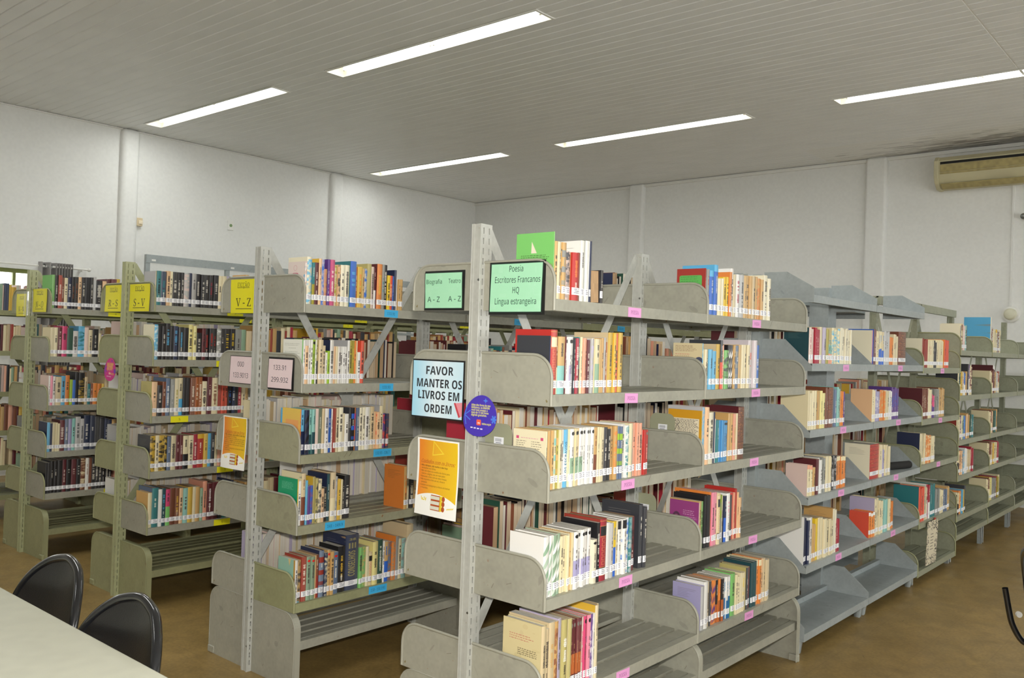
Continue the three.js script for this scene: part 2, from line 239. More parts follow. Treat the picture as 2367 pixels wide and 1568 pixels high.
class Outline extends THREE.Curve { constructor(p) { super(); this.p = p; const d = [0]; for (let i = 1; i < p.length; i++) d.push(d[i - 1] + p[i].distanceTo(p[i - 1])); this.d = d; }
  getPoint(t, o = new THREE.Vector3()) { const s = t * this.d.at(-1); let i = 1; while (i < this.p.length - 1 && this.d[i] < s) i++; return o.lerpVectors(this.p[i - 1], this.p[i], (s - this.d[i - 1]) / (this.d[i] - this.d[i - 1])); } }
function roundPanel(dep, h, r) { const s = new THREE.Shape(); s.moveTo(-0.008, 0); s.lineTo(dep, 0); s.lineTo(dep, h - r); s.absarc(dep - r, h - r, r, 0, Math.PI / 2, false); s.lineTo(-0.008, h); s.closePath(); return s; }
function rimPath(dep, h, r) { const p = [new THREE.Vector3(0, 0.002, dep)]; for (let i = 0; i <= 10; i++) { const a = i / 10 * Math.PI / 2; p.push(new THREE.Vector3(0, h - r + Math.sin(a) * r, dep - r + Math.cos(a) * r)); } p.push(new THREE.Vector3(0, h, -0.008)); return new Outline(p); }
const geoCache = new Map(), cached = (k, f) => { if (!geoCache.has(k)) geoCache.set(k, f()); return geoCache.get(k); };
const panelG = (v) => cached('panel' + v, () => side(roundPanel(DEP, 0.172, 0.078), 0.002, v * 0.37, v * 0.23));
const rimG = cached('rim', () => new THREE.TubeGeometry(rimPath(DEP, 0.172, 0.078), 30, 0.0055, 7));
const basePanelG = (v) => cached('bp' + v, () => side(roundPanel(DEP + 0.01, 0.335, 0.075), 0.002, v * 0.31, v * 0.17));
// the base panel's turned edge is a 34 mm wide flange
function flangeG(sgn) { return cached('fl' + sgn, () => { const c = rimPath(DEP + 0.01, 0.335, 0.075).p, l = [], w = 0.034 * sgn; const pos = []; for (let i = 0; i < c.length - 1; i++) { const a = c[i], b = c[i + 1]; pos.push(a.x, a.y, a.z, b.x, b.y, b.z, b.x + w, b.y, b.z, a.x, a.y, a.z, b.x + w, b.y, b.z, a.x + w, a.y, a.z); } const g = new THREE.BufferGeometry(); g.setAttribute('position', new THREE.Float32BufferAttribute(pos, 3)); g.computeVertexNormals(); g.setAttribute('uv', new THREE.Float32BufferAttribute(new Float32Array(pos.length / 3 * 2), 2)); return merge([g, new THREE.TubeGeometry(new Outline(c), 30, 0.003, 6)]); }); }
const NS = 4, SP = (DEP - 0.028) / NS;
const slatG = (len, v) => cached('slat' + len.toFixed(3) + v, () => uvBox(merge([box(len, 0.0016, SP - 0.02, 0, 0, 0), box(len, 0.018, 0.0016, 0, -0.0085, SP / 2 - 0.0108), box(len, 0.018, 0.0016, 0, -0.0085, -SP / 2 + 0.0108)]), v * 0.41, v * 0.29));
const lipG = (len, v) => cached('lip' + len.toFixed(3) + v, () => uvBox(merge([box(len, DECK, 0.0016, 0, DECK / 2, DEP - 0.0012), box(len, 0.0016, 0.03, 0, DECK - 0.0008, DEP - 0.016), box(len, 0.0016, 0.012, 0, 0.001, DEP - 0.007)]), v * 0.19, v * 0.53));
const supportG = (len) => cached('sup' + len.toFixed(3), () => uvBox(merge([-0.45, 0, 0.45].map((q) => box(0.02, 0.012, DEP - 0.03, q * len, 0.026, (DEP - 0.03) / 2)))));
let vary = 0;
// one tray: end panels, slats and front lip; local z runs outward from the post
function tray(parent, len, y, mat, rim, detail, opt = {}) {
  const g = new THREE.Group(); g.name = 'shelf'; g.position.set(len / 2, y, PZ); parent.add(g); const v = vary++ % 4;
  const list = []; const put = (n, geo, m, x = 0, yy = 0, z = 0) => { if (detail) { const q = mesh(n, geo, m, g); q.position.set(x, yy, z); } else list.push(geo.clone().translate(x, yy, z)); };
  const inset = opt.inset ?? 0.001;
  for (const s of [-1, 1]) { const geo = opt.base ? basePanelG(v) : panelG((v + (s > 0 ? 2 : 0)) % 4), x = s * (len / 2 - inset), yy = opt.base ? -y : 0;
    if (!opt.base || s < 0 || opt.last) { put('end_panel', geo, mat, x, yy, 0); if (detail) { const r = mesh(opt.base ? 'edge_flange' : 'rolled_edge', opt.base ? flangeG(-s) : rimG, rim, g); r.position.set(x, yy, 0); } else list.push((opt.base ? flangeG(-s) : rimG).clone().translate(x, yy, 0));
      if (opt.base) put('foot', cached('foot', () => uvBox(rbox(0.02, 0.036, 0.055, 0.006, 0, 0.018, DEP - 0.012))), mat, x - s * 0.004, yy, 0); } }
  for (let i = 0; i < NS; i++) put('slat', slatG(len - 0.006, (v + i) % 3), mat, 0, DECK - 0.0008, (i + 0.5) * SP);
  put('front_lip', lipG(len - 0.006, v), mat); put('support', supportG(len - 0.02), mat);
  if (!detail) { mesh('shelf_tray', merge(list), mat, g); }
  return g;
}
// slotted post, folded channel with perforated front and rear faces
const postG = (h) => cached('post' + h, () => {
  const s = new THREE.Shape(); s.moveTo(-0.029, 0); s.lineTo(0.029, 0); s.lineTo(0.029, h); s.lineTo(-0.029, h); s.closePath();
  for (let y = 0.03; y < h - 0.03; y += 0.0365) for (const x of [-0.0145, 0.0145]) { const p = new THREE.Path(); p.moveTo(x - 0.0026, y); p.lineTo(x - 0.0026, y + 0.022); p.lineTo(x + 0.0026, y + 0.022); p.lineTo(x + 0.0026, y); p.closePath(); s.holes.push(p); }
  const f = new THREE.ExtrudeGeometry(s, { depth: 0.0018, bevelEnabled: false });
  const l = [f.clone().translate(0, 0, PZ - 0.0018), f.translate(0, 0, -PZ)];
  for (const q of [-1, 1]) { l.push(box(0.0018, h, 0.011, q * 0.0281, h / 2, PZ - 0.0055), box(0.0018, h, 0.011, q * 0.0281, h / 2, -PZ + 0.0055), box(0.0018, h, 0.024, q * 0.0245, h / 2, 0), box(0.0046, h, 0.0018, q * 0.0265, h / 2, 0.0115), box(0.0046, h, 0.0018, q * 0.0265, h / 2, -0.0115));
    l.push(new THREE.CylinderGeometry(0.0016, 0.0016, h, 6).translate(q * 0.0285, h / 2, PZ - 0.001), new THREE.CylinderGeometry(0.0016, 0.0016, h, 6).translate(q * 0.0285, h / 2, -PZ + 0.001)); }
  return uvBox(merge(l));
});
const boltG = merge([0.62, 1.25, 1.8, 0.12, 0.3].map((y) => new THREE.CylinderGeometry(0.0045, 0.0045, 0.004, 10).rotateZ(Math.PI / 2).translate(-0.0285, y, 0.017)));
function strap(x1, y1, x2, y2, z) { const d = Math.hypot(x2 - x1, y2 - y1); return uvBox(box(d, 0.042, 0.0025).rotateZ(Math.atan2(y2 - y1, x2 - x1)).translate((x1 + x2) / 2, (y1 + y2) / 2, z)); }
function oldBay(row, k, label, o = {}) {
  const t = thing('bookshelf', label, 'bookshelf', [X0[row] + k * L0, 0, ZC[row]], 0, o.group), paintM = o.mat ?? M.beige, rim = o.rim ?? M.rim, pm = o.post ?? M.post;
  for (const x of o.last ? [0.004, L0 + 0.004] : [0.004]) { const p = mesh('post', postG(PH), pm, t); p.position.x = x; mesh('bolts', boltG, M.steel, p); }
  mesh('brace', strap(0.03, 1.985, 1.03, 0.52, 0.004), pm, t); mesh('brace', strap(0.03, 0.52, 1.03, 1.985, -0.004), pm, t);
  mesh('brace_plate', merge([box(0.07, 0.07, 0.002, 0.53, 1.2525, 0.0085), new THREE.CylinderGeometry(0.006, 0.006, 0.006, 10).rotateX(Math.PI / 2).translate(0.53, 1.2525, 0.011)]), pm, t);
  LEV[row].forEach((y, i) => { const m = o.mats?.[i] ?? paintM; tray(t, L0, y, m, m === M.olive ? M.rimOlive : rim, o.detail); });
  tray(t, L0, 0.165, paintM, rim, o.detail, { base: true, last: o.last });
  // rear trays: one part each
  LEV[row].forEach((y) => rearTray(t, L0, y, paintM, rim)); rearTray(t, L0, 0.165, paintM, rim, true, o.last);
  return t;
}
function rearTray(parent, len, y, mat, rim, base, last) {
  const key = 'rear' + len.toFixed(3) + base + last, geo = cached(key, () => { const l = []; for (const s of [-1, 1]) if (!base || s > 0 || last) { l.push((base ? basePanelG(1) : panelG(1)).clone().translate(s * (len / 2 - 0.001), base ? -0.165 : 0, 0), (base ? flangeG(-s) : rimG).clone().translate(s * (len / 2 - 0.001), base ? -0.165 : 0, 0)); if (base) l.push(uvBox(rbox(0.02, 0.036, 0.055, 0.006, s * (len / 2 - 0.005), 0.018 - 0.165, DEP - 0.012))); }
    for (let i = 0; i < NS; i++) l.push(slatG(len - 0.006, i % 3).clone().translate(0, DECK - 0.0008, (i + 0.5) * SP)); l.push(lipG(len - 0.006, 1)); return merge(l).rotateY(Math.PI); });
  const m = mesh('rear_shelf', geo, mat, parent); m.position.set(len / 2, y, -PZ);
}
// newer grey bays with hip-shaped side panels, plain trays and box posts
const GD = 0.279, GZ = 0.062;
const hip = (tip, top, v) => cached('hip' + tip + top + v, () => { const s = new THREE.Shape(); s.moveTo(0, 0); s.lineTo(GD, 0); s.lineTo(GD, tip); s.lineTo(GD - 0.15, top); s.lineTo(0, top); s.closePath(); return side(s, 0.002, v * 0.3, v * 0.2); });
const trayG = (len) => cached('gt' + len.toFixed(3), () => uvBox(merge([box(len, 0.002, GD, 0, DECK - 0.001, GD / 2), box(len, DECK, 0.0018, 0, DECK / 2, GD - 0.001), box(len, 0.0018, 0.014, 0, 0.001, GD - 0.008)])));
function greyBay(x, len, label, group) {
  const t = thing('bookshelf', label, 'bookshelf', [x, 0, ZC[1]], 0, group);
  const px = [0.005]; for (const q of px) mesh('post', uvBox(merge([rbox(0.13, 2.0, 0.004, 0.001, q + 0.02, 1.0, 0.06), rbox(0.004, 2.0, 0.12, 0.001, q - 0.043, 1.0, 0), rbox(0.004, 2.0, 0.12, 0.001, q + 0.083, 1.0, 0), rbox(0.13, 2.0, 0.004, 0.001, q + 0.02, 1.0, -0.06)])), M.grey, t);
  for (const f of [1, -1]) {
    const all = [...GLEV.map((y) => [y, 0]), [0.06, 1]];
    for (const [y, base] of all) {
      const tip = y === GLEV[0] ? 0.08 : base ? 0.075 : 0.026, top = base ? 0.2 : 0.165;
      const g = new THREE.Group(); g.name = 'shelf'; g.position.set(len / 2, base ? 0.115 - 0.04 : y, f * GZ); g.rotation.y = f > 0 ? 0 : Math.PI; t.add(g);
      if (f > 0) { for (const s of [-1, 1]) { const p = mesh('end_panel', hip(tip, top, s + 1), M.grey, g); p.position.x = s * (len / 2 - 0.004); } mesh('deck', trayG(len - 0.01), M.grey, g);
        if (base) for (const s of [-1, 1]) mesh('foot', uvBox(merge([new THREE.CylinderGeometry(0.034, 0.022, 0.075, 4).rotateY(Math.PI / 4).translate(s * (len / 2 - 0.035), -0.0375, GD - 0.05)])), M.grey, g);
        if (base) mesh('back_ledge', uvBox(box(len - 0.02, 0.03, 0.03, 0, DECK + 0.015, 0.016)), M.grey, g); }
      else mesh('rear_tray', merge([hip(tip, top, 0).clone().translate(-len / 2 + 0.004, 0, 0), hip(tip, top, 0).clone().translate(len / 2 - 0.004, 0, 0), trayG(len - 0.01)]), M.grey, g);
    }
  }
  return t;
}
// far bays of the front row: rounded panels on posts with legs
function farBay(x, len, levels, base, label, o = {}) {
  const t = thing('bookshelf', label, 'bookshelf', [x, 0, ZC[1]], 0, 'far drab bays of the front row'), m = o.mat ?? M.drab;
  for (const q of o.last ? [0.004, len + 0.004] : [0.004]) { const p = mesh('post', postG(PH), m, t); p.position.x = q; }
  if (o.beam) mesh('top_beam', uvBox(merge([box(len + 0.02, 0.06, 0.03, len / 2, 1.985, 0.03), box(len + 0.02, 0.01, 0.06, len / 2, 2.01, 0)])), m, t);
  mesh('brace', strap(0.03, 1.95, len - 0.03, 0.5, 0.004), m, t); mesh('brace', strap(0.03, 0.5, len - 0.03, 1.95, -0.004), m, t);
  for (const y of levels) if (!(o.noTop && y === levels[0])) { tray(t, len, y, m, M.rimOlive, o.detail); rearTray(t, len, y, m); }
  tray(t, len, base, m, M.rimOlive, o.detail, { inset: 0.004 }); 
  for (const s of [0.03, len - 0.03]) mesh('leg', uvBox(merge([box(0.03, base, 0.004, s, base / 2, 0.3), box(0.004, base, 0.03, s - 0.013, base / 2, 0.286), new THREE.CylinderGeometry(0.012, 0.012, 0.012, 12).translate(s, 0.006, 0.29)])), M.grey, t);
  return t;
}
const OL = { mat: M.olive, rim: M.rimOlive, post: M.postOlive };
oldBay(1, 0, 'nearest grey beige bookshelf bay with green, blue and orange signs', { detail: true });
oldBay(1, 1, 'second bay of the nearest rack, books with pink tags, brown rust patch', { detail: true, last: true });
greyBay(4.50, 0.978, 'blue grey bookshelf bay with hip-shaped side panels and empty bottom tray, nearer one'); greyBay(5.478, 0.982, 'blue grey bookshelf bay with hip-shaped side panels, the one before the drab bays');
farBay(6.46, 0.97, CLEV, 0.06, 'drab bay after the grey ones, patterned paper hanging from its lowest shelf', { beam: true, noTop: true, detail: true });
farBay(7.43, 1.03, DLEV, 0.172, 'drab bay with five close shelves, second before the right wall', { detail: true, beam: true });
farBay(8.46, 1.05, DLEV, 0.172, 'drab bay carrying a tall blue folder on its top shelf'); farBay(9.51, 1.05, DLEV, 0.172, 'last drab bay of the front row, against the right wall', { last: true });
oldBay(2, 0, 'second rack from the right, bay with yellow and pink paper signs', { detail: true, mats: [null, null, M.sand, M.sand, M.olive] });
for (let k = 1; k < 4; k++) oldBay(2, k, ['', 'second bay of the blue-tagged rack behind the nearest rack', 'third bay of the blue-tagged rack, seen through the nearest rack', 'last bay of the blue-tagged rack, mostly hidden'][k], { mat: k > 1 ? M.olive : M.beige, last: k === 3 });
oldBay(3, 0, 'olive rack bay with yellow signs lettered S - V, third from right', { ...OL, detail: true, mats: [M.beige, M.beige, M.beige, M.beige, M.beige] });
for (let k = 1; k < 4; k++) oldBay(3, k, ['', 'second bay of the third rack, behind the blue-tagged rack', 'third bay of the third rack, behind the blue-tagged rack', 'last bay of the third rack, mostly hidden'][k], { ...OL, last: k === 3 });
oldBay(4, 0, 'leftmost whole olive rack bay, its sign under shiny tape', { ...OL, detail: true, mats: [M.beige, M.beige, M.beige, M.beige, M.beige] });
for (let k = 1; k < 4; k++) oldBay(4, k, ['', 'second bay of the leftmost whole rack', 'third bay of the leftmost whole rack', 'last bay of the leftmost whole rack, mostly hidden'][k], { ...OL, last: k === 3 });
for (let k = 0; k < 4; k++) oldBay(5, k, ['olive rack bay cut off by the left edge of the photo', 'second bay of the rack nearest the back wall', 'third bay of the rack nearest the back wall', 'last bay of the rack nearest the back wall'][k], { ...OL, last: k === 3 });
{ // tall open frame by the back wall
  const t = thing('tall_rack', 'tall empty grey rack with a top beam by the back wall', 'rack', [4.93, 0, -9.9]);
  for (let i = 0; i < 5; i++) mesh('post', uvBox(merge([box(0.05, 2.5, 0.003, 0.025 + i * 1.035, 1.25, 0.02), box(0.003, 2.5, 0.04, i * 1.035, 1.25, 0)])), M.grey, t);
  mesh('top_beam', uvBox(merge([box(4.2, 0.095, 0.004, 2.1, 2.455, 0.024), box(4.2, 0.004, 0.05, 2.1, 2.5, 0)])), M.grey, t);
  for (const y of [0.2, 0.7, 1.2, 1.7]) mesh('shelf', uvBox(box(4.2, 0.03, 0.3, 2.1, y, 0.1)), M.grey, t);
  for (const x of [0.09, 1.12]) mesh('sticker', box(0.05, 0.022, 0.001, x, 2.44, 0.0268), M.white, t);
}
// ---------------------------------------------------------------- paper signs on the end panels, tags on the shelf edges
function paperG(w, h, bend = 0.004, seed = 1, outline) {   // sheet 0.7 mm thick, a little wavy; faces -x, u runs along +z
  const r = rng(seed), N = 10, a = r() * 6, b = r() * 6, off = (u, v) => -bend * (Math.sin(u * 3.1 + a) * 0.6 + Math.sin(v * 3.7 + b) * 0.6 + 1.2), l = [];
  const front = outline ? new THREE.ShapeGeometry(outline, 24) : new THREE.PlaneGeometry(w, h, N, N); const p = front.attributes.position, uv = [];
  for (let i = 0; i < p.count; i++) { const u = p.getX(i) / w + 0.5, v = p.getY(i) / h + 0.5; p.setXYZ(i, off(u, v), p.getY(i), p.getX(i)); uv.push(u, v); }
  front.setAttribute('uv', new THREE.Float32BufferAttribute(uv, 2)); front.computeVertexNormals();
  const back = front.clone().translate(0.0007, 0, 0); const ix = front.index.array, fl = Array.from(ix); for (let i = 0; i < fl.length; i += 3) [fl[i], fl[i + 2]] = [fl[i + 2], fl[i]]; front.setIndex(fl); front.computeVertexNormals();
  return merge([front, back]);
}
const txt = (x, s, cx, y, font, fill = '#1d2320', align = 'center') => { x.font = font; x.fillStyle = fill; x.textAlign = align; x.textBaseline = 'middle'; x.fillText(s, cx, y); };
function squeeze(x, s, cx, y, font, fill, width, align = 'center') { x.save(); x.font = font; const m = x.measureText(s).width; x.translate(cx, y); x.scale(width / m, 1); txt(x, s, 0, 0, font, fill, align); x.restore(); }
function paperFill(x, w, h, c, border) { x.fillStyle = c; x.fillRect(0, 0, w, h); const r = rng(w + h); for (let i = 0; i < 60; i++) { x.fillStyle = `rgba(255,255,255,${r() * 0.05})`; x.fillRect(r() * w, r() * h, r() * 90, r() * 60); } if (border) { x.strokeStyle = border; x.lineWidth = 10; x.strokeRect(3, 3, w - 6, h - 6); } }
function sign(row, name, label, yc, zc, w, h, draw, o = {}) {
  const cw = o.cw ?? 512, ch = Math.round(cw * h / w), t = tag(new THREE.Group(), label, o.cat ?? 'sign', o.group); t.name = numbered(name); scene.add(t);
  t.position.set(X0[row] - 0.0045 - (o.off ?? 0), yc, ZC[row] - 0.037 + zc);
  const mat = std({ map: tex(canvas(cw, ch, draw)), roughness: o.rough ?? 0.4, side: THREE.DoubleSide });
  mesh('sheet', paperG(w, h, o.bend ?? 0.003, yc * 100 | 0, o.outline), mat, t);
  if (o.backing) mesh('backing', box(0.0015, h + 0.012, w + 0.012, 0.002, 0, 0), M.dark, t);
  if (o.tilt) t.rotation.x = o.tilt; return t;
}
const green = '#a9e3bd', ink = '#254238';
sign(1, 'paper_sign', 'green paper sign reading Biografia A - Z and Teatro A - Z', 1.766, -0.138, 0.196, 0.136, (x, w, h) => { paperFill(x, w, h, green, '#20352c'); squeeze(x, 'Biografia', w * 0.26, h * 0.26, '58px sans-serif', ink, w * 0.44); squeeze(x, 'Teatro', w * 0.80, h * 0.25, '58px sans-serif', ink, w * 0.32); squeeze(x, 'A - Z', w * 0.25, h * 0.74, '72px sans-serif', ink, w * 0.34); squeeze(x, 'A - Z', w * 0.80, h * 0.73, '72px sans-serif', ink, w * 0.33); }, { backing: true });
sign(1, 'paper_sign', 'green paper sign reading Poesia, Escritores Francanos, HQ and foreign language', 1.77, 0.214, 0.240, 0.174, (x, w, h) => { paperFill(x, w, h, green, '#20352c'); squeeze(x, 'Poesia', w * 0.49, h * 0.12, '62px sans-serif', ink, w * 0.28); squeeze(x, 'Escritores Francanos', w * 0.52, h * 0.34, '62px sans-serif', ink, w * 0.87); squeeze(x, 'HQ', w * 0.50, h * 0.55, '62px sans-serif', ink, w * 0.14); squeeze(x, 'Língua estrangeira', w * 0.50, h * 0.77, '62px sans-serif', ink, w * 0.80); }, { backing: true });
sign(1, 'notice_sign', 'pale blue notice in bold capitals FAVOR MANTER OS LIVROS EM ORDEM', 1.399, -0.152, 0.262, 0.208, (x, w, h) => { const g = x.createLinearGradient(0, 0, w, 0); g.addColorStop(0, '#a6dcf5'); g.addColorStop(0.45, '#e2f2fb'); g.addColorStop(1, '#c9e8f6'); x.fillStyle = g; x.fillRect(0, 0, w, h);
  const f = 'bold 84px sans-serif', k = '#2b2f36'; squeeze(x, 'FAVOR', w * 0.53, h * 0.17, f, k, w * 0.56); squeeze(x, 'MANTER OS', w * 0.53, h * 0.40, f, k, w * 0.92); squeeze(x, 'LIVROS EM', w * 0.53, h * 0.61, f, k, w * 0.85); squeeze(x, 'ORDEM', w * 0.53, h * 0.85, f, k, w * 0.57);
  x.fillStyle = '#e8929e'; x.beginPath(); x.moveTo(w * 0.84, h * 0.72); x.lineTo(w, h * 0.70); x.lineTo(w, h * 0.94); x.lineTo(w * 0.94, h * 0.97); x.fill(); x.fillStyle = '#c9454f'; x.beginPath(); x.moveTo(w * 0.84, h * 0.72); x.lineTo(w * 0.87, h * 0.71); x.lineTo(w * 0.97, h * 0.95); x.lineTo(w * 0.94, h * 0.97); x.fill(); }, { backing: true, bend: 0.001, off: 0.004 });
function poster(x, w, h) {
  x.fillStyle = '#fbfbf6'; x.fillRect(0, 0, w, h); const m = w * 0.05, g = x.createLinearGradient(m, 0, w - m, 0); g.addColorStop(0, '#f08a2c'); g.addColorStop(0.45, '#efb32a'); g.addColorStop(1, '#edc526');
  x.fillStyle = g; x.beginPath(); x.moveTo(m, h * 0.02); x.lineTo(w - m * 0.6, h * 0.02); x.lineTo(w - m * 0.6, h * 0.80); x.bezierCurveTo(w * 0.75, h * 0.70, w * 0.4, h * 0.66, m, h * 0.76); x.fill();
  x.strokeStyle = 'rgba(250,225,70,.8)'; x.lineWidth = 9; x.beginPath(); x.moveTo(w * 0.42, h * 0.03); x.lineTo(w * 0.39, h * 0.21); x.lineTo(w * 0.65, h * 0.175); x.closePath(); x.stroke();
  x.save(); x.translate(w * 0.1, h * 0.30); x.transform(1, 0, -0.22, 1, 0, 0); x.font = 'italic 44px serif'; x.fillStyle = '#b4411f'; x.textBaseline = 'middle'; const tw = x.measureText('Cuidados com os livros:').width; x.scale(w * 0.82 / tw, 1); x.fillText('Cuidados com os livros:', 0, 0); x.restore();
  const lines = ['• Não rabisque, não molhe e não faça', '   anotações nas folhas;', '• Não use clipes ou a orelha dos livros para', '   marcar a página, use um marcador;', '• Manuseie o livro com as mãos limpas;', '• Não exponha o livro ao sol, chuva e', '   umidade;', '• Cuidado ao transportar os livros em bolsas', '   e mochilas.'];
  lines.forEach((s, i) => { x.font = (i === 0 ? 'bold ' : '') + '19px sans-serif'; x.fillStyle = 'rgba(96,52,12,.92)'; x.textAlign = 'left'; x.textBaseline = 'middle'; x.save(); x.translate(w * 0.09, h * (0.355 + i * 0.0365)); x.scale(Math.min(1, w * 0.84 / x.measureText(s).width), 1); x.fillText(s, 0, 0); x.restore(); });
  for (let i = 0; i < 3; i++) { const y = h * (0.72 + i * 0.065); x.fillStyle = '#b5562a'; x.fillRect(w * 0.40, y, w * 0.25, h * 0.066); x.fillStyle = '#dfe0cf'; x.fillRect(w * 0.39, y + h * 0.012, w * 0.22, h * 0.043); x.fillStyle = '#e9cf2c'; x.fillRect(w * 0.62, y, w * 0.07, h * 0.062); x.fillStyle = '#b5562a'; x.beginPath(); x.ellipse(w * 0.70, y + h * 0.033, w * 0.035, h * 0.033, 0, 0, 7); x.fill(); }
  x.fillStyle = '#ecd23a'; for (let i = 0; i < 5; i++) { x.beginPath(); x.ellipse(w * (0.16 + 0.028 * i), h * (0.78 + 0.012 * (i % 3)), w * 0.03, h * 0.007, 0.9 * (i - 2), 0, 7); x.fill(); x.beginPath(); x.ellipse(w * (0.80 + 0.03 * i), h * (0.87 - 0.004 * i), w * 0.022, h * 0.006, -0.8, 0, 7); x.fill(); }
}
sign(1, 'poster', 'orange and white poster Cuidados com os livros on the nearest rack', 1.073, -0.129, 0.222, 0.284, poster, { bend: 0.008, off: 0.006, cat: 'poster' });
sign(2, 'poster', 'orange and white poster Cuidados com os livros, the one on the second rack', 1.058, -0.122, 0.196, 0.252, poster, { bend: 0.008, off: 0.006, cat: 'poster', cw: 384 });
const egg = (w, h, lean) => { const s = new THREE.Shape(); for (let i = 0; i < 40; i++) { const a = i / 40 * Math.PI * 2, q = 1 - 0.12 * Math.sin(a), X = Math.cos(a) * w / 2 * q, Y = Math.sin(a) * h / 2; i ? s.lineTo(X + Y * lean, Y) : s.moveTo(X + Y * lean, Y); } s.closePath(); return s; };
function eggArt(x, w, h, bg, star, ink2) {
  x.fillStyle = bg; x.fillRect(0, 0, w, h); x.fillStyle = star; x.strokeStyle = star; x.lineWidth = 12;
  for (const a of [-1.2, -0.5, 0.5, 1.35]) { x.beginPath(); x.moveTo(w * 0.03, h * 0.5); x.lineTo(w * 0.03 + Math.cos(a) * w * 0.2, h * 0.5 + Math.sin(a) * h * 0.24); x.stroke(); }
  x.lineWidth = 22; for (const a of [0, 1.05, 2.1]) { x.beginPath(); x.moveTo(w * 0.92 - Math.cos(a) * w * 0.09, h * 0.56 - Math.sin(a) * h * 0.1); x.lineTo(w * 0.92 + Math.cos(a) * w * 0.09, h * 0.56 + Math.sin(a) * h * 0.1); x.stroke(); }
  x.beginPath(); x.moveTo(w * 0.66, h * 0.06); x.lineTo(w * 0.68, h * 0.11); x.lineTo(w * 0.74, h * 0.13); x.lineTo(w * 0.68, h * 0.15); x.lineTo(w * 0.66, h * 0.2); x.lineTo(w * 0.64, h * 0.15); x.lineTo(w * 0.58, h * 0.13); x.lineTo(w * 0.64, h * 0.11); x.fill();
  ['Além dos livros da sua', 'biblioteca, na BibliON', 'você tem acesso a', 'mais de 17 mil livros', 'digitais gratuitos.'].forEach((s, i) => squeeze(x, s, w * 0.23, h * (0.245 + i * 0.06), 'bold 34px sans-serif', ink2, w * [0.58, 0.56, 0.50, 0.53, 0.48][i], 'left'));
  x.fillStyle = '#ee5f45'; x.beginPath(); x.roundRect(w * 0.40, h * 0.59, w * 0.14, h * 0.14, 14); x.fill(); txt(x, 'ON', w * 0.47, h * 0.675, 'bold 26px sans-serif', '#fff');
  squeeze(x, 'biblion.org.br', w * 0.565, h * 0.685, 'bold 30px sans-serif', ink2, w * 0.28, 'left'); x.fillStyle = 'rgba(255,255,255,.85)'; for (let i = 0; i < 4; i++) x.fillRect(w * (0.22 + i * 0.1), h * (0.78 + i * 0.006), w * 0.07, h * 0.03);
}
sign(1, 'hanging_tag', 'purple egg-shaped tag with yellow words on the nearest post', 1.320, 0.092, 0.155, 0.146, (x, w, h) => eggArt(x, w, h, '#4a37b4', '#4f7fe6', '#ece96a'), { outline: egg(0.155, 0.146, 0.12), bend: 0.001, off: 0.030, cat: 'tag', tilt: 0 });
sign(3, 'hanging_tag', 'hot pink egg-shaped tag half behind the olive post', 1.347, -0.135, 0.15, 0.142, (x, w, h) => eggArt(x, w, h, '#d81f8d', '#7d3fc0', '#f0d457'), { outline: egg(0.15, 0.142, 0.12), bend: 0.001, off: 0.003, cat: 'tag', cw: 256 });
const yel = '#efe714';
const ficcao = (s) => (x, w, h) => { paperFill(x, w, h, yel); x.fillStyle = '#2c2a10'; squeeze(x, 'FICÇÃO', w * 0.5, h * 0.17, '70px serif', '#3a3714', w * 0.46); x.fillStyle = '#3a3714'; x.fillRect(w * 0.27, h * 0.245, w * 0.46, 4); squeeze(x, s, w * 0.5, h * 0.68, '128px serif', '#33310f', w * 0.58); x.fillRect(w * 0.2, h * 0.86, w * 0.6, 7); };
sign(2, 'paper_sign', 'yellow paper sign FICÇÃO V - Z, partly behind the second post', 1.768, -0.100, 0.222, 0.164, ficcao('V - Z'));
sign(3, 'paper_sign', 'yellow paper sign FICÇÃO R - S, partly behind the olive post', 1.782, -0.125, 0.226, 0.162, ficcao('R - S'));
sign(3, 'paper_sign', 'yellow paper sign FICÇÃO S - V beside the olive post', 1.783, 0.205, 0.248, 0.161, ficcao('S - V'));
sign(4, 'paper_sign', 'yellow paper sign ending in - O under shiny tape at far left', 1.782, 0.203, 0.242, 0.162, ficcao('N - O'));
sign(4, 'paper_sign', 'narrow yellow sign left of the leftmost whole post', 1.752, -0.115, 0.19, 0.162, ficcao('K - M'));
const pinkNum = (a, b) => (x, w, h) => { paperFill(x, w, h, '#efd9dd', '#3c3438'); squeeze(x, a, w * 0.48, h * 0.30, '84px sans-serif', '#2c2830', w * (a.length > 3 ? 0.56 : 0.3)); squeeze(x, b, w * 0.5, h * 0.70, '84px sans-serif', '#2c2830', w * 0.70); };
sign(2, 'paper_sign', 'pink paper sign 000 and 133.9013 left of the second post', 1.412, -0.102, 0.20, 0.134, pinkNum('000', '133.9013'));
sign(2, 'paper_sign', 'pink paper sign 133.91 and 299.932 right of the second post', 1.407, 0.222, 0.187, 0.139, pinkNum('133.91', '299.932'), { backing: true });
{ // clear tape over the leftmost sign
  const g = []; const r = rng(8); for (let i = 0; i < 16; i++) { const z = -0.05 + i * 0.009; g.push(box(0.0008, 0.17, 0.0096, 0.002 * Math.sin(i * 1.7), 0, z).rotateY(0.25 * Math.sin(i * 2.3))); }
  const t = thing('tape_strip', 'shiny crinkled clear tape round the leftmost whole post', 'tape', [X0[4] - 0.034, 1.76, ZC[4] + 0.02]); mesh('tape', merge(g), new THREE.MeshPhysicalMaterial({ transmission: 1, thickness: 0, roughness: 0.06, ior: 1.5, color: '#ffffff' }), t);
}
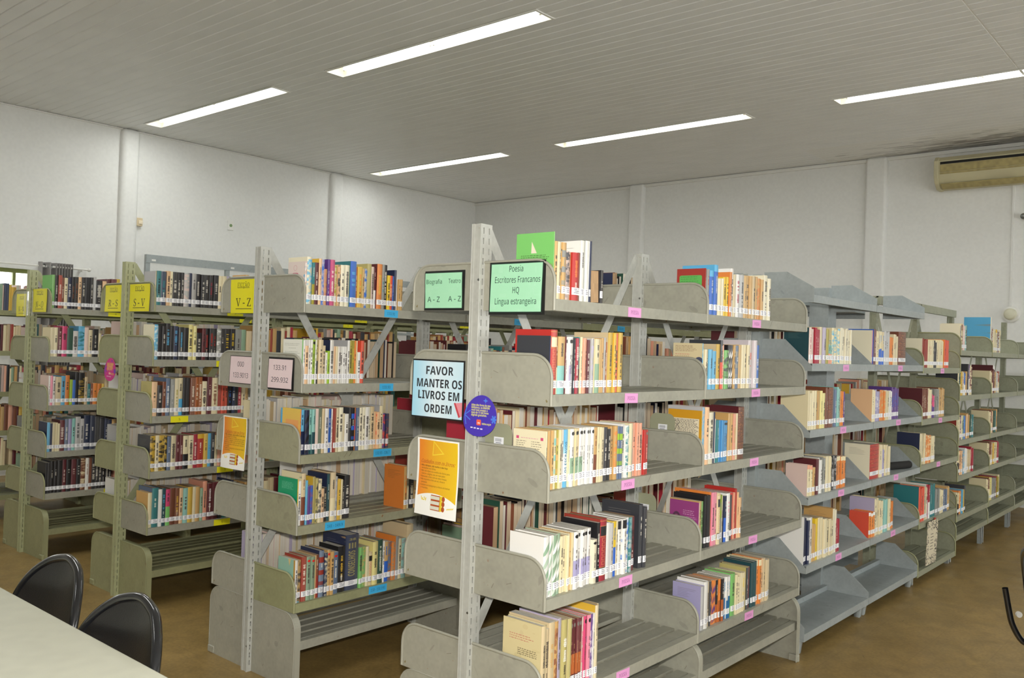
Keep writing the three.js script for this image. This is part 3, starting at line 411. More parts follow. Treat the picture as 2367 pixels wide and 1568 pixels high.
// small coloured tags on the shelf edges
const tagCanvas = (bg, s, fg) => { const c = canvas(256, 112, (x, w, h) => { x.fillStyle = bg; x.fillRect(0, 0, w, h); if (s) squeeze(x, s, w / 2, h / 2, '60px serif', fg, w * Math.min(0.8, s.length * 0.1)); }); return std({ map: tex(c), roughness: 0.5 }); };
const pinkTag = tagCanvas('#eea6dc', 'POESIA', '#8d4a86'), blueTags = ['133.91', '133.93', '133.93 - 136.7', '141 - 149.9', '150 - 150.195'].map((s) => tagCanvas('#41b4ea', s, '#1c4c78')), yellowTag = tagCanvas('#f1ea1e', 'S', '#6b6814');
const tagG = new THREE.BoxGeometry(0.088, 0.036, 0.0008);
function edgeTag(x, y, z, mat, label, group, w = 1) { const m = mesh('shelf_tag', tagG, mat); m.position.set(x, y, z); m.scale.x = w; m.rotation.z = (R0() - 0.5) * 0.05; tag(m, label, 'shelf tag', group); return m; }
const ORD = ['top', 'second', 'third', 'fourth', 'fifth'];
{
  const zf = (r) => ZC[r] + PZ + DEP + 0.0006;
  [[0.491, 1.706], [0.486, 1.385], [0.482, 1.062], [0.487, 0.706], [0.488, 0.372]].forEach((q, i) => edgeTag(X0[1] + q[0], LEV[1][i] + 0.018, zf(1), pinkTag, `pink POESIA tag on the ${ORD[i]} shelf edge, nearest bay`, 'pink poetry tags'));
  [1.53, 1.543, 1.547, 1.558, 1.541].forEach((x, i) => edgeTag(X0[1] + x, LEV[1][i] + 0.018, zf(1), pinkTag, `pink POESIA tag on the ${ORD[i]} shelf edge, second bay of nearest rack`, 'pink poetry tags'));
  const bays = ['nearer blue grey bay', 'farther blue grey bay', 'drab bay with hanging paper'];
  [[2.69, 3.66, 4.635], [2.674, 3.65, 4.615], [2.67, 3.634, 4.597], [2.658, 3.605]].forEach((l, i) => l.forEach((x, j) => edgeTag(X0[1] + x, (j === 2 ? CLEV : GLEV)[i + 1] + 0.018, j === 2 ? zf(1) : ZC[1] + GZ + GD + 0.0006, pinkTag, `small pink tag on the ${ORD[i + 1]} shelf edge of the ${bays[j]}`, 'pink poetry tags')));
  [[0.516, 0], [0.501, 1], [0.49, 2], [0.214, 3], [0.49, 4]].forEach(([x, i]) => edgeTag(X0[2] + x, LEV[2][i] + 0.02, zf(2), blueTags[i], `blue number tag on the ${ORD[i]} shelf edge of the second rack`, 'blue number tags', i > 1 ? 1.3 : 1));
  for (const k of [1, 2]) edgeTag(X0[2] + k * L0 + 0.44, LEV[2][0] + 0.02, zf(2), blueTags[0], `blue tag on the top shelf edge, ${['', 'second', 'third'][k]} bay of the blue-tagged rack`, 'blue number tags');
  [[0.52, 0], [0.458, 1], [0.176, 2], [0.487, 3], [0.479, 4]].forEach(([x, i]) => edgeTag(X0[3] + x, LEV[3][i] + 0.018, zf(3), yellowTag, `yellow tag on the ${ORD[i]} shelf edge of the S - V rack`, 'yellow letter tags', 1.25));
  [[0.449, 0], [0.463, 4]].forEach(([x, i]) => edgeTag(X0[4] + x, LEV[4][i] + 0.018, zf(4), yellowTag, `yellow tag on the ${i ? 'lowest' : 'top'} book shelf edge of the leftmost whole rack`, 'yellow letter tags', 1.25));
  for (const r of [3, 4]) for (const k of [1, 2]) edgeTag(X0[r] + k * L0 + 0.46, LEV[r][0] + 0.018, zf(r), yellowTag, `yellow tag on the top shelf edge, ${['', 'second', 'third'][k]} bay of the ${r === 3 ? 'S - V rack' : 'leftmost whole rack'}`, 'yellow letter tags', 1.25);
  edgeTag(X0[5] + 0.45, LEV[5][4] + 0.018, zf(5), yellowTag, 'yellow tag on a low shelf edge at the left edge of the photo', 'yellow letter tags', 1.6);
}
// bookends: upright plate and a tongue under the books
const plateShape = (() => { const s = new THREE.Shape(), w = 0.125, h = 0.17, r = 0.03; s.moveTo(0, 0); s.lineTo(w, 0); s.lineTo(w, h - r); s.absarc(w - r, h - r, r, 0, Math.PI / 2, false); s.lineTo(r, h); s.absarc(r, h - r, r, Math.PI / 2, Math.PI, false); s.closePath(); return s; })();
const plateG = side(plateShape, 0.0016).translate(0, 0, -0.125), tongueG = box(0.09, 0.0012, 0.08, -0.045, 0.0006, -0.065);
function bookend(x, y, z, mat, label, sticker, flip) {
  const t = thing('bookend', label, 'bookend', [x, y, z], 0, 'metal bookends'); mesh('plate', plateG, mat, t); const g = mesh('tongue', tongueG, mat, t); if (flip) g.position.x = 0.09;
  if (sticker) t.scale.y = 1.22;
  if (sticker) mesh('sticker', box(0.0006, 0.022, 0.045, -0.0013, 0.12, -0.06), std({ map: tex(canvas(128, 64, (c, w, h) => { c.fillStyle = '#e9ebee'; c.fillRect(0, 0, w, h); c.fillStyle = '#555a66'; for (let i = 0; i < 22; i++) if (i * 7 % 5) c.fillRect(16 + i * 4, 12, 2, 26); c.fillRect(24, 46, 70, 5); })), roughness: 0.5 }), t);
}
// ---------------------------------------------------------------- books
// Each shelf lists its books from left to right: cover colours (spine:second colour/front cover), thickness mm, height mm, spine design; @n = start at n mm.
const SHELVES = {
  r1b1L1: '@8; green -16 226; tan 15 195 t; cream 15 195; cream 10 194 t; tan:grey 23 195 b; blush 30 167 w; tan 5 167; red:orange 40 167 t; brown 13 170; white/white 23 214 p; darkgreen 5 216; white 22 216; navy/white 11 217; @236; tan/black 58 119 f; black 16 121',
  r1b1L2: '@8; navy/charcoal 4 197; red/red 35 218 k; brown:cream 9 195 s; tan:aqua 39 196 s; maroon 6 197; white 9 196 d; white:lilac 9 196 d; white:lilac 10 197 d; white 11 197 d; charcoal 6 192 t; crimson 18 193 t; sky:charcoal 6 193 s; teal:charcoal 10 197 s; cream 12 198; salmon 15 193; salmon 15 194 t; maroon 17 189 t; silver:lilac 17 194 w; cream 12 196; cream:sage 27 194 s; tan 16 194; tan 16 198; silver 10 200 t; rust 11 184; mustard/beige 30 219 t; gold 16 219 t; tomato/crimson 25 218 t; mustard 28 221 t',
  r1b1L3: '@8; cream/ivory 10 197; tan 16 199; tan 16 200 t; cream:aqua 15 199 b; olive:tan 11 200 b; cream 13 200 t; white 15 200 t; sky:white 26 199 e; cream 6 200; white:sage 18 200 d; cream:sage 10 200 d; cream:sage 7 200 d; cream:sage 10 200 d; tan:sage 10 200 d; white:sage 14 201 d; white:sage 12 200 d; white 16 201 d; white 13 201 d; white 12 201 d; white 19 201 d; tan:brown 22 199 s; cream 14 199; cream 12 198; cream 19 196 t; charcoal 23 195; black 21 188 t; tan 17 197; tan:orange 22 198 w; slate:lime 14 195 b; slate:lime 19 194 b; white/white 22 202 t; white:teal 20 197 w; cream 25 203; salmon:grey 11 203 s; salmon 18 202; salmon 18 202; salmon 20 201 t; blush 13 174; red 18 173; red 19 172 d',
  r1b1L4: '@8; white:sage/white 31 205 g; white:sage 19 206 g; sage:white/white 22 205 g; sage:white 23 207 g; cream 16 195 t; cream 15 194 t; cream 14 195; cream 9 197; tan 8 198; cream 8 199; white:lavender 28 200 d; white:lavender 19 202 d; white:lavender 19 202 d; white:lavender 26 201 d; white:lavender 20 200 d; ivory 28 157 d; black/black 19 214 t; crimson:black/brick 41 224 k; white 29 205; silver 20 201; yellow:blue 25 204 s; cream 11 202 t; white:black 22 204 c; white:black 25 206 c; white:blue 18 208 w; teal:silver 21 207 w; maroon:black 28 206 t; @605; charcoal/charcoal 49 246 p',
  r1b1L5: '@8; beige/khaki 49 257 t; beige:tan 34 257 t; tan:brown 18 255 w; lilac 18 261; khaki:white 32 253 t; khaki/cream 20 251; maroon:rust 13 240 d; maroon:rust 16 241 d; maroon:rust 18 242 d; maroon:rust 19 240 d; blush:hotpink 13 238 t; hotpink 17 239 d; pink 20 240 d; purple:white 14 239 w; white 8 240; cream/gold 20 266; cream 12 266 t',
  r1b2L1: '@15; brick/brick 6 198 p; grey:red 25 194 s; blue:sky 37 191 c; blue:sky/sky 34 219 c; cream 35 162; ivory 23 165; yellow 32 173 t; yellow 22 176 t; orange/orange 22 200 t; white/white 26 218; cream 19 193; white:crimson 30 195 t; silver:charcoal 41 195 t; tan 33 196; tan 32 198 t; tan 29 198; beige 31 200; tan 20 200; orange:tan 41 194 w; tan 30 192; ivory/ivory 72 215 t',
  r1b2L2: '@8; sky:white/ivory -9 197 w; cream 21 172; cream 19 172 t; sky 60 173; mustard/beige 36 197; charcoal:tomato 20 215 s; salmon:white 18 194 t; green:charcoal 40 172 w; black:white 16 196 g; black:white 18 196 g; black:white 18 196 g; tan 17 195; slate:grey 32 195 b; tan 24 198; cream 27 199; cream 26 199 t; cream 29 200; palelilac:tomato/palelilac 41 223; palelilac 35 223; blue:white 40 201',
  r1b2L3: '@8; mustard:salmon/mustard -17 231 p; silver:sky 20 247 w; peach/blush 37 246; ivory 41 223 t; navy 15 222; white 18 193; teal 15 185; teal 17 186; azure 17 183; azure 18 183; azure 20 181 d; azure 21 180 d; tan/tan 24 211; tan 25 210; salmon:tan 26 208 t; cream 20 209; brown/maroon 56 237 x',
  r1b2L4: '@8; blush/purple -3 201 p; tan 23 206; green 22 202 t; black/black 53 226; orange/orange 15 235; pink 21 232 t; pink 24 231 t; cream:charcoal 25 224 k; lime:grey 31 213 s; cream 9 209; navy:blue 23 205 s; white:pink 36 214 t; charcoal 14 203; red 23 213; salmon 14 210; red/red 23 225; peach 14 208; peach 19 182',
  r1b2L5: '@49; silver/lavender 29 188; white/white 35 202; beige 21 193; charcoal/charcoal 13 194; orange:purple 18 194 g; orange:purple 16 193 g; orange:purple/orange 17 190 g; black:rust 19 187 s; orange:rust 19 189 s; black:rust 24 187 s; white:cobalt 15 186 s; white:cobalt 14 187 s; white:cobalt 15 187 s; white:cobalt 14 186 s; white:cobalt 19 186 s; green/green 38 192; cream 21 182; cream 15 170 t; cream 15 167; cream:yellow 20 181; cream:yellow 16 179 t; cream:yellow 21 177; charcoal/khaki 25 195; maroon 25 193; darkteal/darkteal 25 209; darkteal/darkteal 35 210; orange:cream/cream 51 212 c; peach 22 210; beige 23 208; beige 53 197',
  r2b1L1: '@8; blush:white/blush 11 193 w; ivory:sky/ivory 28 215 w; teal:olive 15 191 s; maroon 23 193 t; peach/gold 17 213; lilac:blue 15 212 w; salmon:tan 17 168 w; purple 14 214 t; magenta 27 214 t; cream:olive 16 191 w; peach 16 194 w; ivory 29 195 t; ivory 28 197 t; blue:sky/teal 36 218 t; rust 10 192; gold:orange 31 196 t; tan 15 188; silver:blue 17 191 w; khaki/khaki 26 216; blush 17 204 t; maroon:white 12 199 s; orange:gold/maroon 33 220 t; grey:teal 18 220; black 20 220 t; yellow 19 170 t; tomato:peach 19 170 t; blue 7 169; navy/navy 14 200; white 11 171; tan 14 155; tan 14 156',
  r2b1L2: '@8; green/white -17 201; white 11 197; peach 18 173 t; white 10 201 t; white 10 201 t; lime 16 203 d; white 6 201 t; khaki:charcoal 14 201 s; beige 25 202 t; beige 16 176 t; white 11 144; lime:yellow 15 152; white/navy 21 202 t; peach 12 174; cream 13 174; white 14 173 t; white 14 174 t; white 14 174 t; white 12 174 t; white/silver 14 204 t; olive 19 204 t; olive:gold 12 204 t; orange 12 204; cream:teal 7 204; white 17 149 t; tomato 20 204 t',
  r2b1L3: '@8; orange/gold -10 207; sky:navy 23 204 s; navy:black 23 202 g; aqua:darkteal 17 204 s; aqua:darkteal 18 205 s; blush 17 207; slategreen 20 210; beige 16 206; white:navy 22 206 t; blue 19 203; white 8 203 t; brick 14 205; cream 18 206 t; ivory 25 208 t; cream 14 179; white 22 176 t; charcoal 14 205; black:blue 18 204 b; orange:hotpink 11 204 b; slate 17 203 t; ivory 20 204 t; ivory 17 205 t; white 21 205 t; ivory 15 206; beige 24 206 t; peach:tomato 14 180; peach 19 179 t; cream/silver 23 209; purple:tomato 15 170 w; navy:tomato 18 169 w',
  r2b1L4: '@8; gold/emerald 0 210; white 18 201 t; beige:brown/cream 22 234 s; sky 10 201; purple 13 174; purple:blue 20 175 w; khaki:grey/gold 13 213; khaki 13 206 w; cream 19 201 w; peach 17 154 t; black:cream 18 158 t; darkteal/navy 17 220; beige:cream 29 225 s; silver:grey 12 204 w; gold 17 191; cream 14 187; black 12 179 t; black/black 33 202 t; @657; tan:orange/orange 23 214 t; cream 18 216; black:cream/black 27 153 t; tan 18 135; cream 23 105',
  r2b1L5: '@8; white/aqua 14 193 t; tan 23 189 w; brick/brick 27 201 t; sage:khaki 46 198 r; tan 10 197; brown:brick 15 198 s; slate:brick/navy 28 214 b; navy:cream 18 201 w; tan 18 211 r; tan 18 202 t; slate:charcoal 29 195 r; black:gold/black 43 216 t; navy:gold/navy 80 263 n; green 20 195 t; green:tan 26 195 w; cream 19 192; cream:black 20 162 k; paleyellow/paleyellow 33 209 t; darkgreen/grey 34 214 t; white 9 204 t; tan:blue 29 198 s; slate:rust 21 194 w; orange:grey 23 188 w; grey/orange 19 216; cream 24 199 t; aqua:grey 29 199 w; beige/beige 43 265',
  r3b1L1: '@8; cream/silver -2 198; teal:black 26 199 t; navy:teal 33 198 t; peach 22 202 t; cream 19 202; black 30 201 t; black 19 201 t; black 19 201 t; silver:blush 35 199 w; navy 15 202; silver 27 201; black 31 201; black 28 199 t; black 28 200 t; black:crimson 28 201 t; black:yellow 32 203; cream 25 201; cream 29 202; lilac 21 204; navy 29 202; black 34 201',
  r3b1L2: '@11; sky:white/ivory 22 203 w; black 26 194; black 26 195; black:sky 26 212 t; black 23 195; navy:sky 27 198 t; black:sky 34 193 t; black 31 191; paleyellow 51 211 t; black 36 164 t; maroon:black 24 190 t; black:red 24 191 t; black:red 28 192 t; black:red 24 193 t; grey:white 29 193 w; black 25 193; black:yellow 38 194 t; black:yellow 34 195 t; grey:sage 43 194; sage 34 193; beige 39 186',
  r3b1L3: '@8; peach/khaki 33 198; black:salmon 30 178; brown:peach 22 199; slate:white 26 219 t; grey:silver 26 214 t; cream:olive 27 218; cream:sky 27 220 s; black:olive 23 221; black:olive 23 219; brown 31 221 t; rust 24 225; rust 24 225 t; cream 32 199 t; maroon 32 225; cream:brown 41 220 t; brick 25 218; tomato 25 202; tomato 18 199; black:blue 28 179 t; navy 21 174 t; black 21 171; crimson 26 167 t; cream 26 164; tan 22 162; grey 19 160',
  r3b1L4: '@8; mustard:black/charcoal 31 206 w; cream 22 208; mustard:black 37 207 w; mustard:black 15 203 w; slate 23 198; cream 30 202 t; maroon 46 204; cream:black 35 196 s; cream 31 197 t; crimson 29 202 t; red:gold 40 201 c; gold 27 202; sky:blue 24 202; charcoal 25 204; cream:charcoal 21 189; salmon 20 199; tan 20 196; peach 18 193',
  r3b1L5: '@11; cream/tan 24 201; teal/slate 38 226; white 21 216; darkteal:sky 24 221 t; hotpink:green 26 211 s; brown:olive 35 215; brown:gold 26 212 t; peach 23 209; aqua 28 207; gold 31 211; cream 19 210; tan:brown 29 208; sage 19 198; salmon/salmon 29 236; maroon:white 33 221 t; maroon 41 225; black:gold 25 214; teal:white 33 205',
  r4b1L1: '@8; green/green 19 230; black 20 228; brick 24 230; brown 18 215; cream 23 215 t; navy 25 220 t; black:brown 22 225 t; black:brown 25 227 t; peach 23 228 t; black 25 228; black 34 230; black:crimson 21 231; silver:teal 21 237; black 43 214 t; peach 28 212; maroon 33 229; maroon 40 232; yellow 27 235',
  r4b1L2: '@8; cream 25 200; cream 24 201; maroon 26 202 t; hotpink 35 212 t; darkgreen 41 201; white 37 181 t; sky:teal 42 216 w; blush 30 209; cream 25 193 t; black 43 199; cream 22 169; lavender 28 161; crimson 33 164; cream 35 161',
  r4b1L3: '@8; white/blush 12 205; pink 16 205; white 20 200 t; beige 36 197; sky 28 203 t; orange 29 207; lime:white 18 177; blue 19 174; black/charcoal 21 230; black:gold 42 225 w; beige 21 196; teal 21 147; brown 17 148; orange 34 150; orange 28 147; gold 17 146',
  r4b1L4: '@8; sky/navy 20 203; navy 18 194; cream 20 200; cream:red 13 199; cream 15 192; maroon 33 214 t; slate 25 222; lavender 23 221; aqua 22 224; silver:charcoal 61 235 t; navy 42 242; navy 34 240; charcoal 65 232; navy:blue 48 216; tan 28 206',
  r4b1L5: '@8; black 13 211; black 22 209; black 22 220; black:crimson 24 220; black:crimson 33 223; maroon 25 226; black 33 224; maroon:black 35 224; black 28 222; brown:cream 35 225 w; white:brown 22 226; brown 21 225; black 28 219 t; black 22 217 t; black 23 216 t; black 23 214 t; black 23 212 t; black 25 211 t',
  gAL2: '@14; blush:crimson/darkteal 57 189; crimson 75 191; cream 37 197; lilac:cream 43 196; olive:cream 35 188; aqua:salmon 46 106 s; cream:sky/cream 115 198 w; ivory 195 203',
  gAL3: '@8; cream 47 206; cream 58 205; tan:black 54 206; paleyellow 65 203; brown/brown 52 220; brown 62 219 x; slate 54 215; aqua:cream 64 220; orange 45 196; purple 30 192',
  gAL4: '@46; cream:salmon/blush 33 166 c; cream:salmon 30 161 c; tan 33 148; maroon 37 190; white 65 193; grey 52 193; cream 44 195; cream 45 193; black:silver 59 192 w; orange:cream 37 181 c; orange:cream 57 181 c; orange:cream 65 178 c',
  gAL5: '@8; navy/white 9 252; navy 65 244; white 41 242; tan 45 204; yellow:black 34 225; cream 69 226; cream:black 71 210; cream 65 202; ivory/tan 59 249; @458; crimson/crimson 66 187',
  gBL2: '@8; pink/ivory 7 209; maroon/blue 42 216; cream:black 49 206; cream:blue 95 207 s; silver 93 211; orange:cream 95 177; cream 90 197; brown/brown 151 217 x',
  gBL3: '@8; cream/peach 56 197; lavender:white 98 196 t; orange:tan/brown 92 192 w; cream:black 70 189; white 48 186; purple:blue 137 207 t',
  gBL4: '@27; red/ivory 158 212 x; cream 55 204; lavender 51 170; cream:olive 47 195; cream 72 194',
  gBL5: '@36; orange:white/tomato 82 154 c; cream/lilac 74 228; cream 81 210; aqua:grey 109 207; cream 39 201; orange:tan 74 177',
  gCL2: '@58; brick/ivory 98 205; cream:brick 83 200; cream 66 196; black 61 197; cream 93 198; cream 108 206; tomato/orange 144 211',
  gCL3: '@77; brown/maroon 140 215; cream 90 213; hotpink:purple 67 170 s; grey:pink 125 207; tan/brown 142 214',
  gCL4: '@48; cream/navy 139 219; orange:cream 101 202 w; cream 61 194; cream 62 187',
  gCL5: '@67; tomato:cream/teal 107 245; cream 59 241; crimson:white/white 90 245 s; teal:white 105 236; grey 107 191; cream 103 179; slate 99 166; tan 102 179',
  dL1: '@20; cream/ivory 16 205; grey:silver 40 190 w; cream:brown 42 210 w; blush:white 60 205 t; aqua 40 200 t; maroon 26 200',
  dL2: '@20; cream/charcoal 40 235; darkgreen:white 44 190 s; gold 44 185; cream:orange 60 190 t; blue:white 50 185 s; tan 40 190; charcoal/charcoal 30 250; purple:white 44 245 s; cream:maroon 60 240 w',
  dL3: '@20; cream/brick 80 190; purple:cream 34 190 w; cream 44 190 t; sage:cream 44 190; blue:sky 60 185 t; peach/tan 50 195; tan:cream 80 200; darkgreen 40 190; teal:white 60 185 t',
  dL4: '@20; black/brick 40 190; cream:black 80 190 s; peach 60 190 t; silver:sky 80 195 w; white/white 60 200; beige:cream 120 190 t; crimson 60 200',
  dL5: '@20; black/charcoal 60 170; cream:black 80 180 s; orange:cream 80 185 w; sky 40 190; gold:green 40 185; charcoal 60 215',
  eL1: '@20; ivory/sky 24 305; silver:brown 60 220 w; cream 50 205; navy 40 190; cream:gold 60 205 c; silver:brown 80 200 w; cream 60 205',
  eL2: '@20; cream 60 195 t; brown:cream 60 200 s; maroon:white 60 245 c; tan/blush 60 190; silver:cream 60 190 w; brick:cream 60 190 s', eL3: '@20; cream 60 195 t; brown:cream 60 200 s; peach/tan 60 190; darkgreen 50 190; teal:white 60 190; tan 40 200', eL4: '@20; cream 60 195 t; brown:cream 60 200 s; beige/white 60 190; gold 60 185; cream 90 190 t; crimson 60 195', eL5: '@20; cream 60 195 t; brown:cream 60 200 s; paleyellow/gold 60 200; grey/brown 140 190; crimson:white 50 190; olive 60 190; cream 60 195',
};
const COL = { green: '#7cc06a', tan: '#cfa566', cream: '#e9dcb4', grey: '#8e908c', blush: '#e3c9bf', red: '#ba2f29', palelilac: '#dcd2d6', azure: '#4b93cc', cobalt: '#216ba2', orange: '#e8883a', brown: '#7c4630', darkgreen: '#1f4a3b', white: '#efeeea', navy: '#232c4c', black: '#1d1c20', charcoal: '#3a3c42', aqua: '#8cc6be', maroon: '#5c2027', lilac: '#b9b0cc', crimson: '#a8263a', sky: '#5bb0de', teal: '#2c7a80', salmon: '#eaa488', silver: '#bdbdbe', sage: '#8fae92', rust: '#b2602e', mustard: '#cba638', beige: '#d9c49c', gold: '#dfb53e', tomato: '#e5573f', ivory: '#efe8cd', olive: '#a69a34', slate: '#5d708f', lime: '#9ac12f', lavender: '#a9a4cc', yellow: '#ecc627', blue: '#2f66c8', brick: '#9c3a2e', khaki: '#bdb271', hotpink: '#e2437c', pink: '#ee8fa8', purple: '#5c3a86', magenta: '#c93573', peach: '#efc294', slategreen: '#5a6a58', darkteal: '#1f4850', paleyellow: '#ece196', emerald: '#139268' };
const NAMEOF = { darkgreen: 'dark green', hotpink: 'hot pink', slategreen: 'slate green', darkteal: 'dark teal', paleyellow: 'pale yellow', palelilac: 'pale lilac', azure: 'bright blue', cobalt: 'deep blue' };
const rgbOf = (c) => hex(COL[c] ?? '#999999'), mix = (a, b, t) => a.map((v, i) => v * (1 - t) + b[i] * t), lum = (a) => 0.3 * a[0] + 0.59 * a[1] + 0.11 * a[2];
// a spine painted into a cell of an atlas (print only): w x h px, top of the spine at y
function paintSpine(x, X, Y, w, h, b, seed, label) {
  const r = rng(seed), base = mix(rgbOf(b.c), [128, 120, 105], r() * 0.08), acc = rgbOf(b.a ?? (lum(base) > 120 ? 'charcoal' : 'cream')), has = !!b.a, P = (c, y0, y1, x0 = 0, x1 = 1) => { x.fillStyle = typeof c === 'string' ? c : css(c); x.fillRect(X + x0 * w, Y + y0 * h, (x1 - x0) * w, (y1 - y0) * h); };
  P(base, 0, 1);
  for (let i = 0; i < 5; i++) P(`rgba(${r() < 0.5 ? '255,250,235' : '60,45,30'},${r() * 0.1})`, 0, 1, r() * 0.9, 1);
  const glyphs = (y0, y1, col, k = 0.34, cx = 0.5) => { let y = y0; x.fillStyle = typeof col === 'string' ? col : css(col); while (y < y1) { const l = 0.008 + r() * 0.012; if (r() < 0.86) { const q = k * (0.6 + r() * 0.4); x.fillRect(X + (cx - q / 2) * w, Y + y * h, q * w, Math.max(1, l * h)); if (r() < 0.5) x.clearRect?.call === 0; } else y += 0.02; y += l + 0.006; } };
  const dark = lum(base) < 120, inkc = dark ? [236, 230, 214] : has && lum(acc) < 150 ? acc : [52, 46, 44];
  const s = b.s ?? '';
  if (s === 't') { glyphs(0.14 + r() * 0.12, 0.5 + r() * 0.2, has ? acc : inkc, 0.3 + r() * 0.3); if (r() < 0.6) glyphs(0.62, 0.72 + r() * 0.06, inkc, 0.25); }
  else if (s === 'd') { x.fillStyle = dark ? '#77736e' : '#17161a'; x.beginPath(); x.ellipse(X + w * 0.52, Y + h * 0.085, w * 0.32, h * 0.032, 0, 0, 7); x.fill(); if (has) P(acc, 0.5, 0.79); glyphs(0.32, 0.64, has && b.c === 'maroon' ? [190, 150, 110] : inkc, 0.22); }
  else if (s === 's') { P(acc, 0.45 + r() * 0.12, 1); glyphs(0.12, 0.34, inkc, 0.3); }
  else if (s === 'c') { P(acc, b.c === 'white' ? 0.02 : 0, b.c === 'white' ? 0.17 : 0.14); glyphs(0.22, 0.55, b.c === 'white' ? [70, 70, 70] : inkc, 0.25); }
  else if (s === 'k') { P(acc, 0.12, 0.27, 0.1, 1); P(acc, 0.78, 0.88); for (const y of [0.03, 0.11, 0.28, 0.77, 0.9]) P('#c69a4a', y, y + 0.008); for (let i = 0; i < 6; i++) { const y = 0.31 + i * 0.075; x.strokeStyle = '#d98b55'; x.lineWidth = 1.4; x.strokeRect(X + w * 0.3, Y + y * h, w * 0.4, h * 0.05); } }
  else if (s === 'b') { P(acc, 0.14, 0.26); P(acc, 0.42, 0.52); P(has ? mix(acc, base, 0.3) : acc, 0.66, 0.74); glyphs(0.28, 0.41, inkc, 0.3); }
  else if (s === 'w') { for (let i = 0; i < 26; i++) { x.fillStyle = `rgba(${(r() < 0.7 ? acc : mix(acc, base, 0.5)).map((v) => v | 0).join(',')},${0.35 + r() * 0.5})`; x.beginPath(); const y = r(); x.ellipse(X + r() * w, Y + (0.02 + y * 0.96) * h, w * (0.15 + r() * 0.3), h * (0.01 + r() * 0.05), r() * 2, 0, 7); x.save(); x.fill(); x.restore(); } }
  else if (s === 'g') { for (let i = 0; i < 4; i++) { x.fillStyle = css(mix(acc, base, i % 2 ? 0.35 : 0)); const y = 0.1 + i * 0.22; x.beginPath(); x.moveTo(X, Y + (y + 0.18) * h); x.bezierCurveTo(X + w * 0.3, Y + (y + 0.05) * h, X + w * 0.8, Y + y * h, X + w, Y + (y - 0.04) * h); x.lineTo(X + w, Y + (y + 0.1) * h); x.bezierCurveTo(X + w * 0.6, Y + (y + 0.12) * h, X + w * 0.4, Y + (y + 0.2) * h, X, Y + (y + 0.22) * h); x.fill(); } }
  else if (s === 'r') { x.fillStyle = '#e3261f'; x.beginPath(); x.ellipse(X + w * 0.5, Y + h * 0.10, w * 0.3, h * 0.026, 0, 0, 7); x.fill(); glyphs(0.2, 0.6, inkc, 0.35); }
  else if (s === 'x') { for (let i = 0; i < 7; i++) { P(mix(base, [20, 10, 5], 0.3), 0.06 + i * 0.12, 0.075 + i * 0.12); for (let k = 0; k < 7; k++) { x.fillStyle = 'rgba(206,140,70,.75)'; x.fillRect(X + r() * w * 0.85, Y + (0.03 + i * 0.12 + r() * 0.09) * h, w * 0.12, h * 0.01); } } }
  else if (s === 'n') { const turn = (str, y, fs, ang) => { x.save(); x.translate(X + w / 2, Y + y * h); x.rotate(ang); x.font = `bold ${fs}px sans-serif`; x.fillStyle = '#a59a62'; x.textAlign = 'center'; x.textBaseline = 'middle'; const m = x.measureText(str).width; x.scale(ang ? 0.46 * h / m : 0.5 * w / m, ang ? w * 0.62 / fs : 1); x.fillText(str, 0, 0); x.restore(); }; turn('CONSELHOS', 0.52, 20, -Math.PI / 2); turn('38', 0.09, 12, 0); for (const q of [0.3, 0.5, 0.7]) P('#a59a62', 0.15, 0.25, q - 0.05, q + 0.05); }
  else if (s === 'e') { for (let i = 0; i < 10; i++) P(`rgba(255,255,255,${0.06 * i})`, 0.2 + i * 0.03, 0.24 + i * 0.03); P(acc, 0.42, 0.78); x.save(); x.translate(X + w * 0.52, Y + h * 0.48); x.rotate(-Math.PI / 2); x.font = 'bold 16px sans-serif'; x.fillStyle = '#2d6c94'; x.textAlign = 'center'; x.textBaseline = 'middle'; const m = x.measureText('OS ESCRAVOS').width; x.scale(0.54 * h / m, w * 0.6 / 16); x.fillText('OS ESCRAVOS', 0, 0); x.restore(); }
  else if (s === 'p') glyphs(0.2, 0.5, inkc, 0.3);
  else if (r() < 0.55) glyphs(0.18 + r() * 0.15, 0.45 + r() * 0.25, inkc, 0.2 + r() * 0.2);
  if (label) { const hh = b.h, y1 = 1 - 0.046 / hh, y0 = 1 - 0.021 / hh; P('#eeeef0', y1, y0); for (let i = 0; i < 3; i++) P('#9c9ca6', y1 + (y0 - y1) * (0.2 + 0.22 * i), y1 + (y0 - y1) * (0.3 + 0.22 * i), 0.35, 0.7); }
}
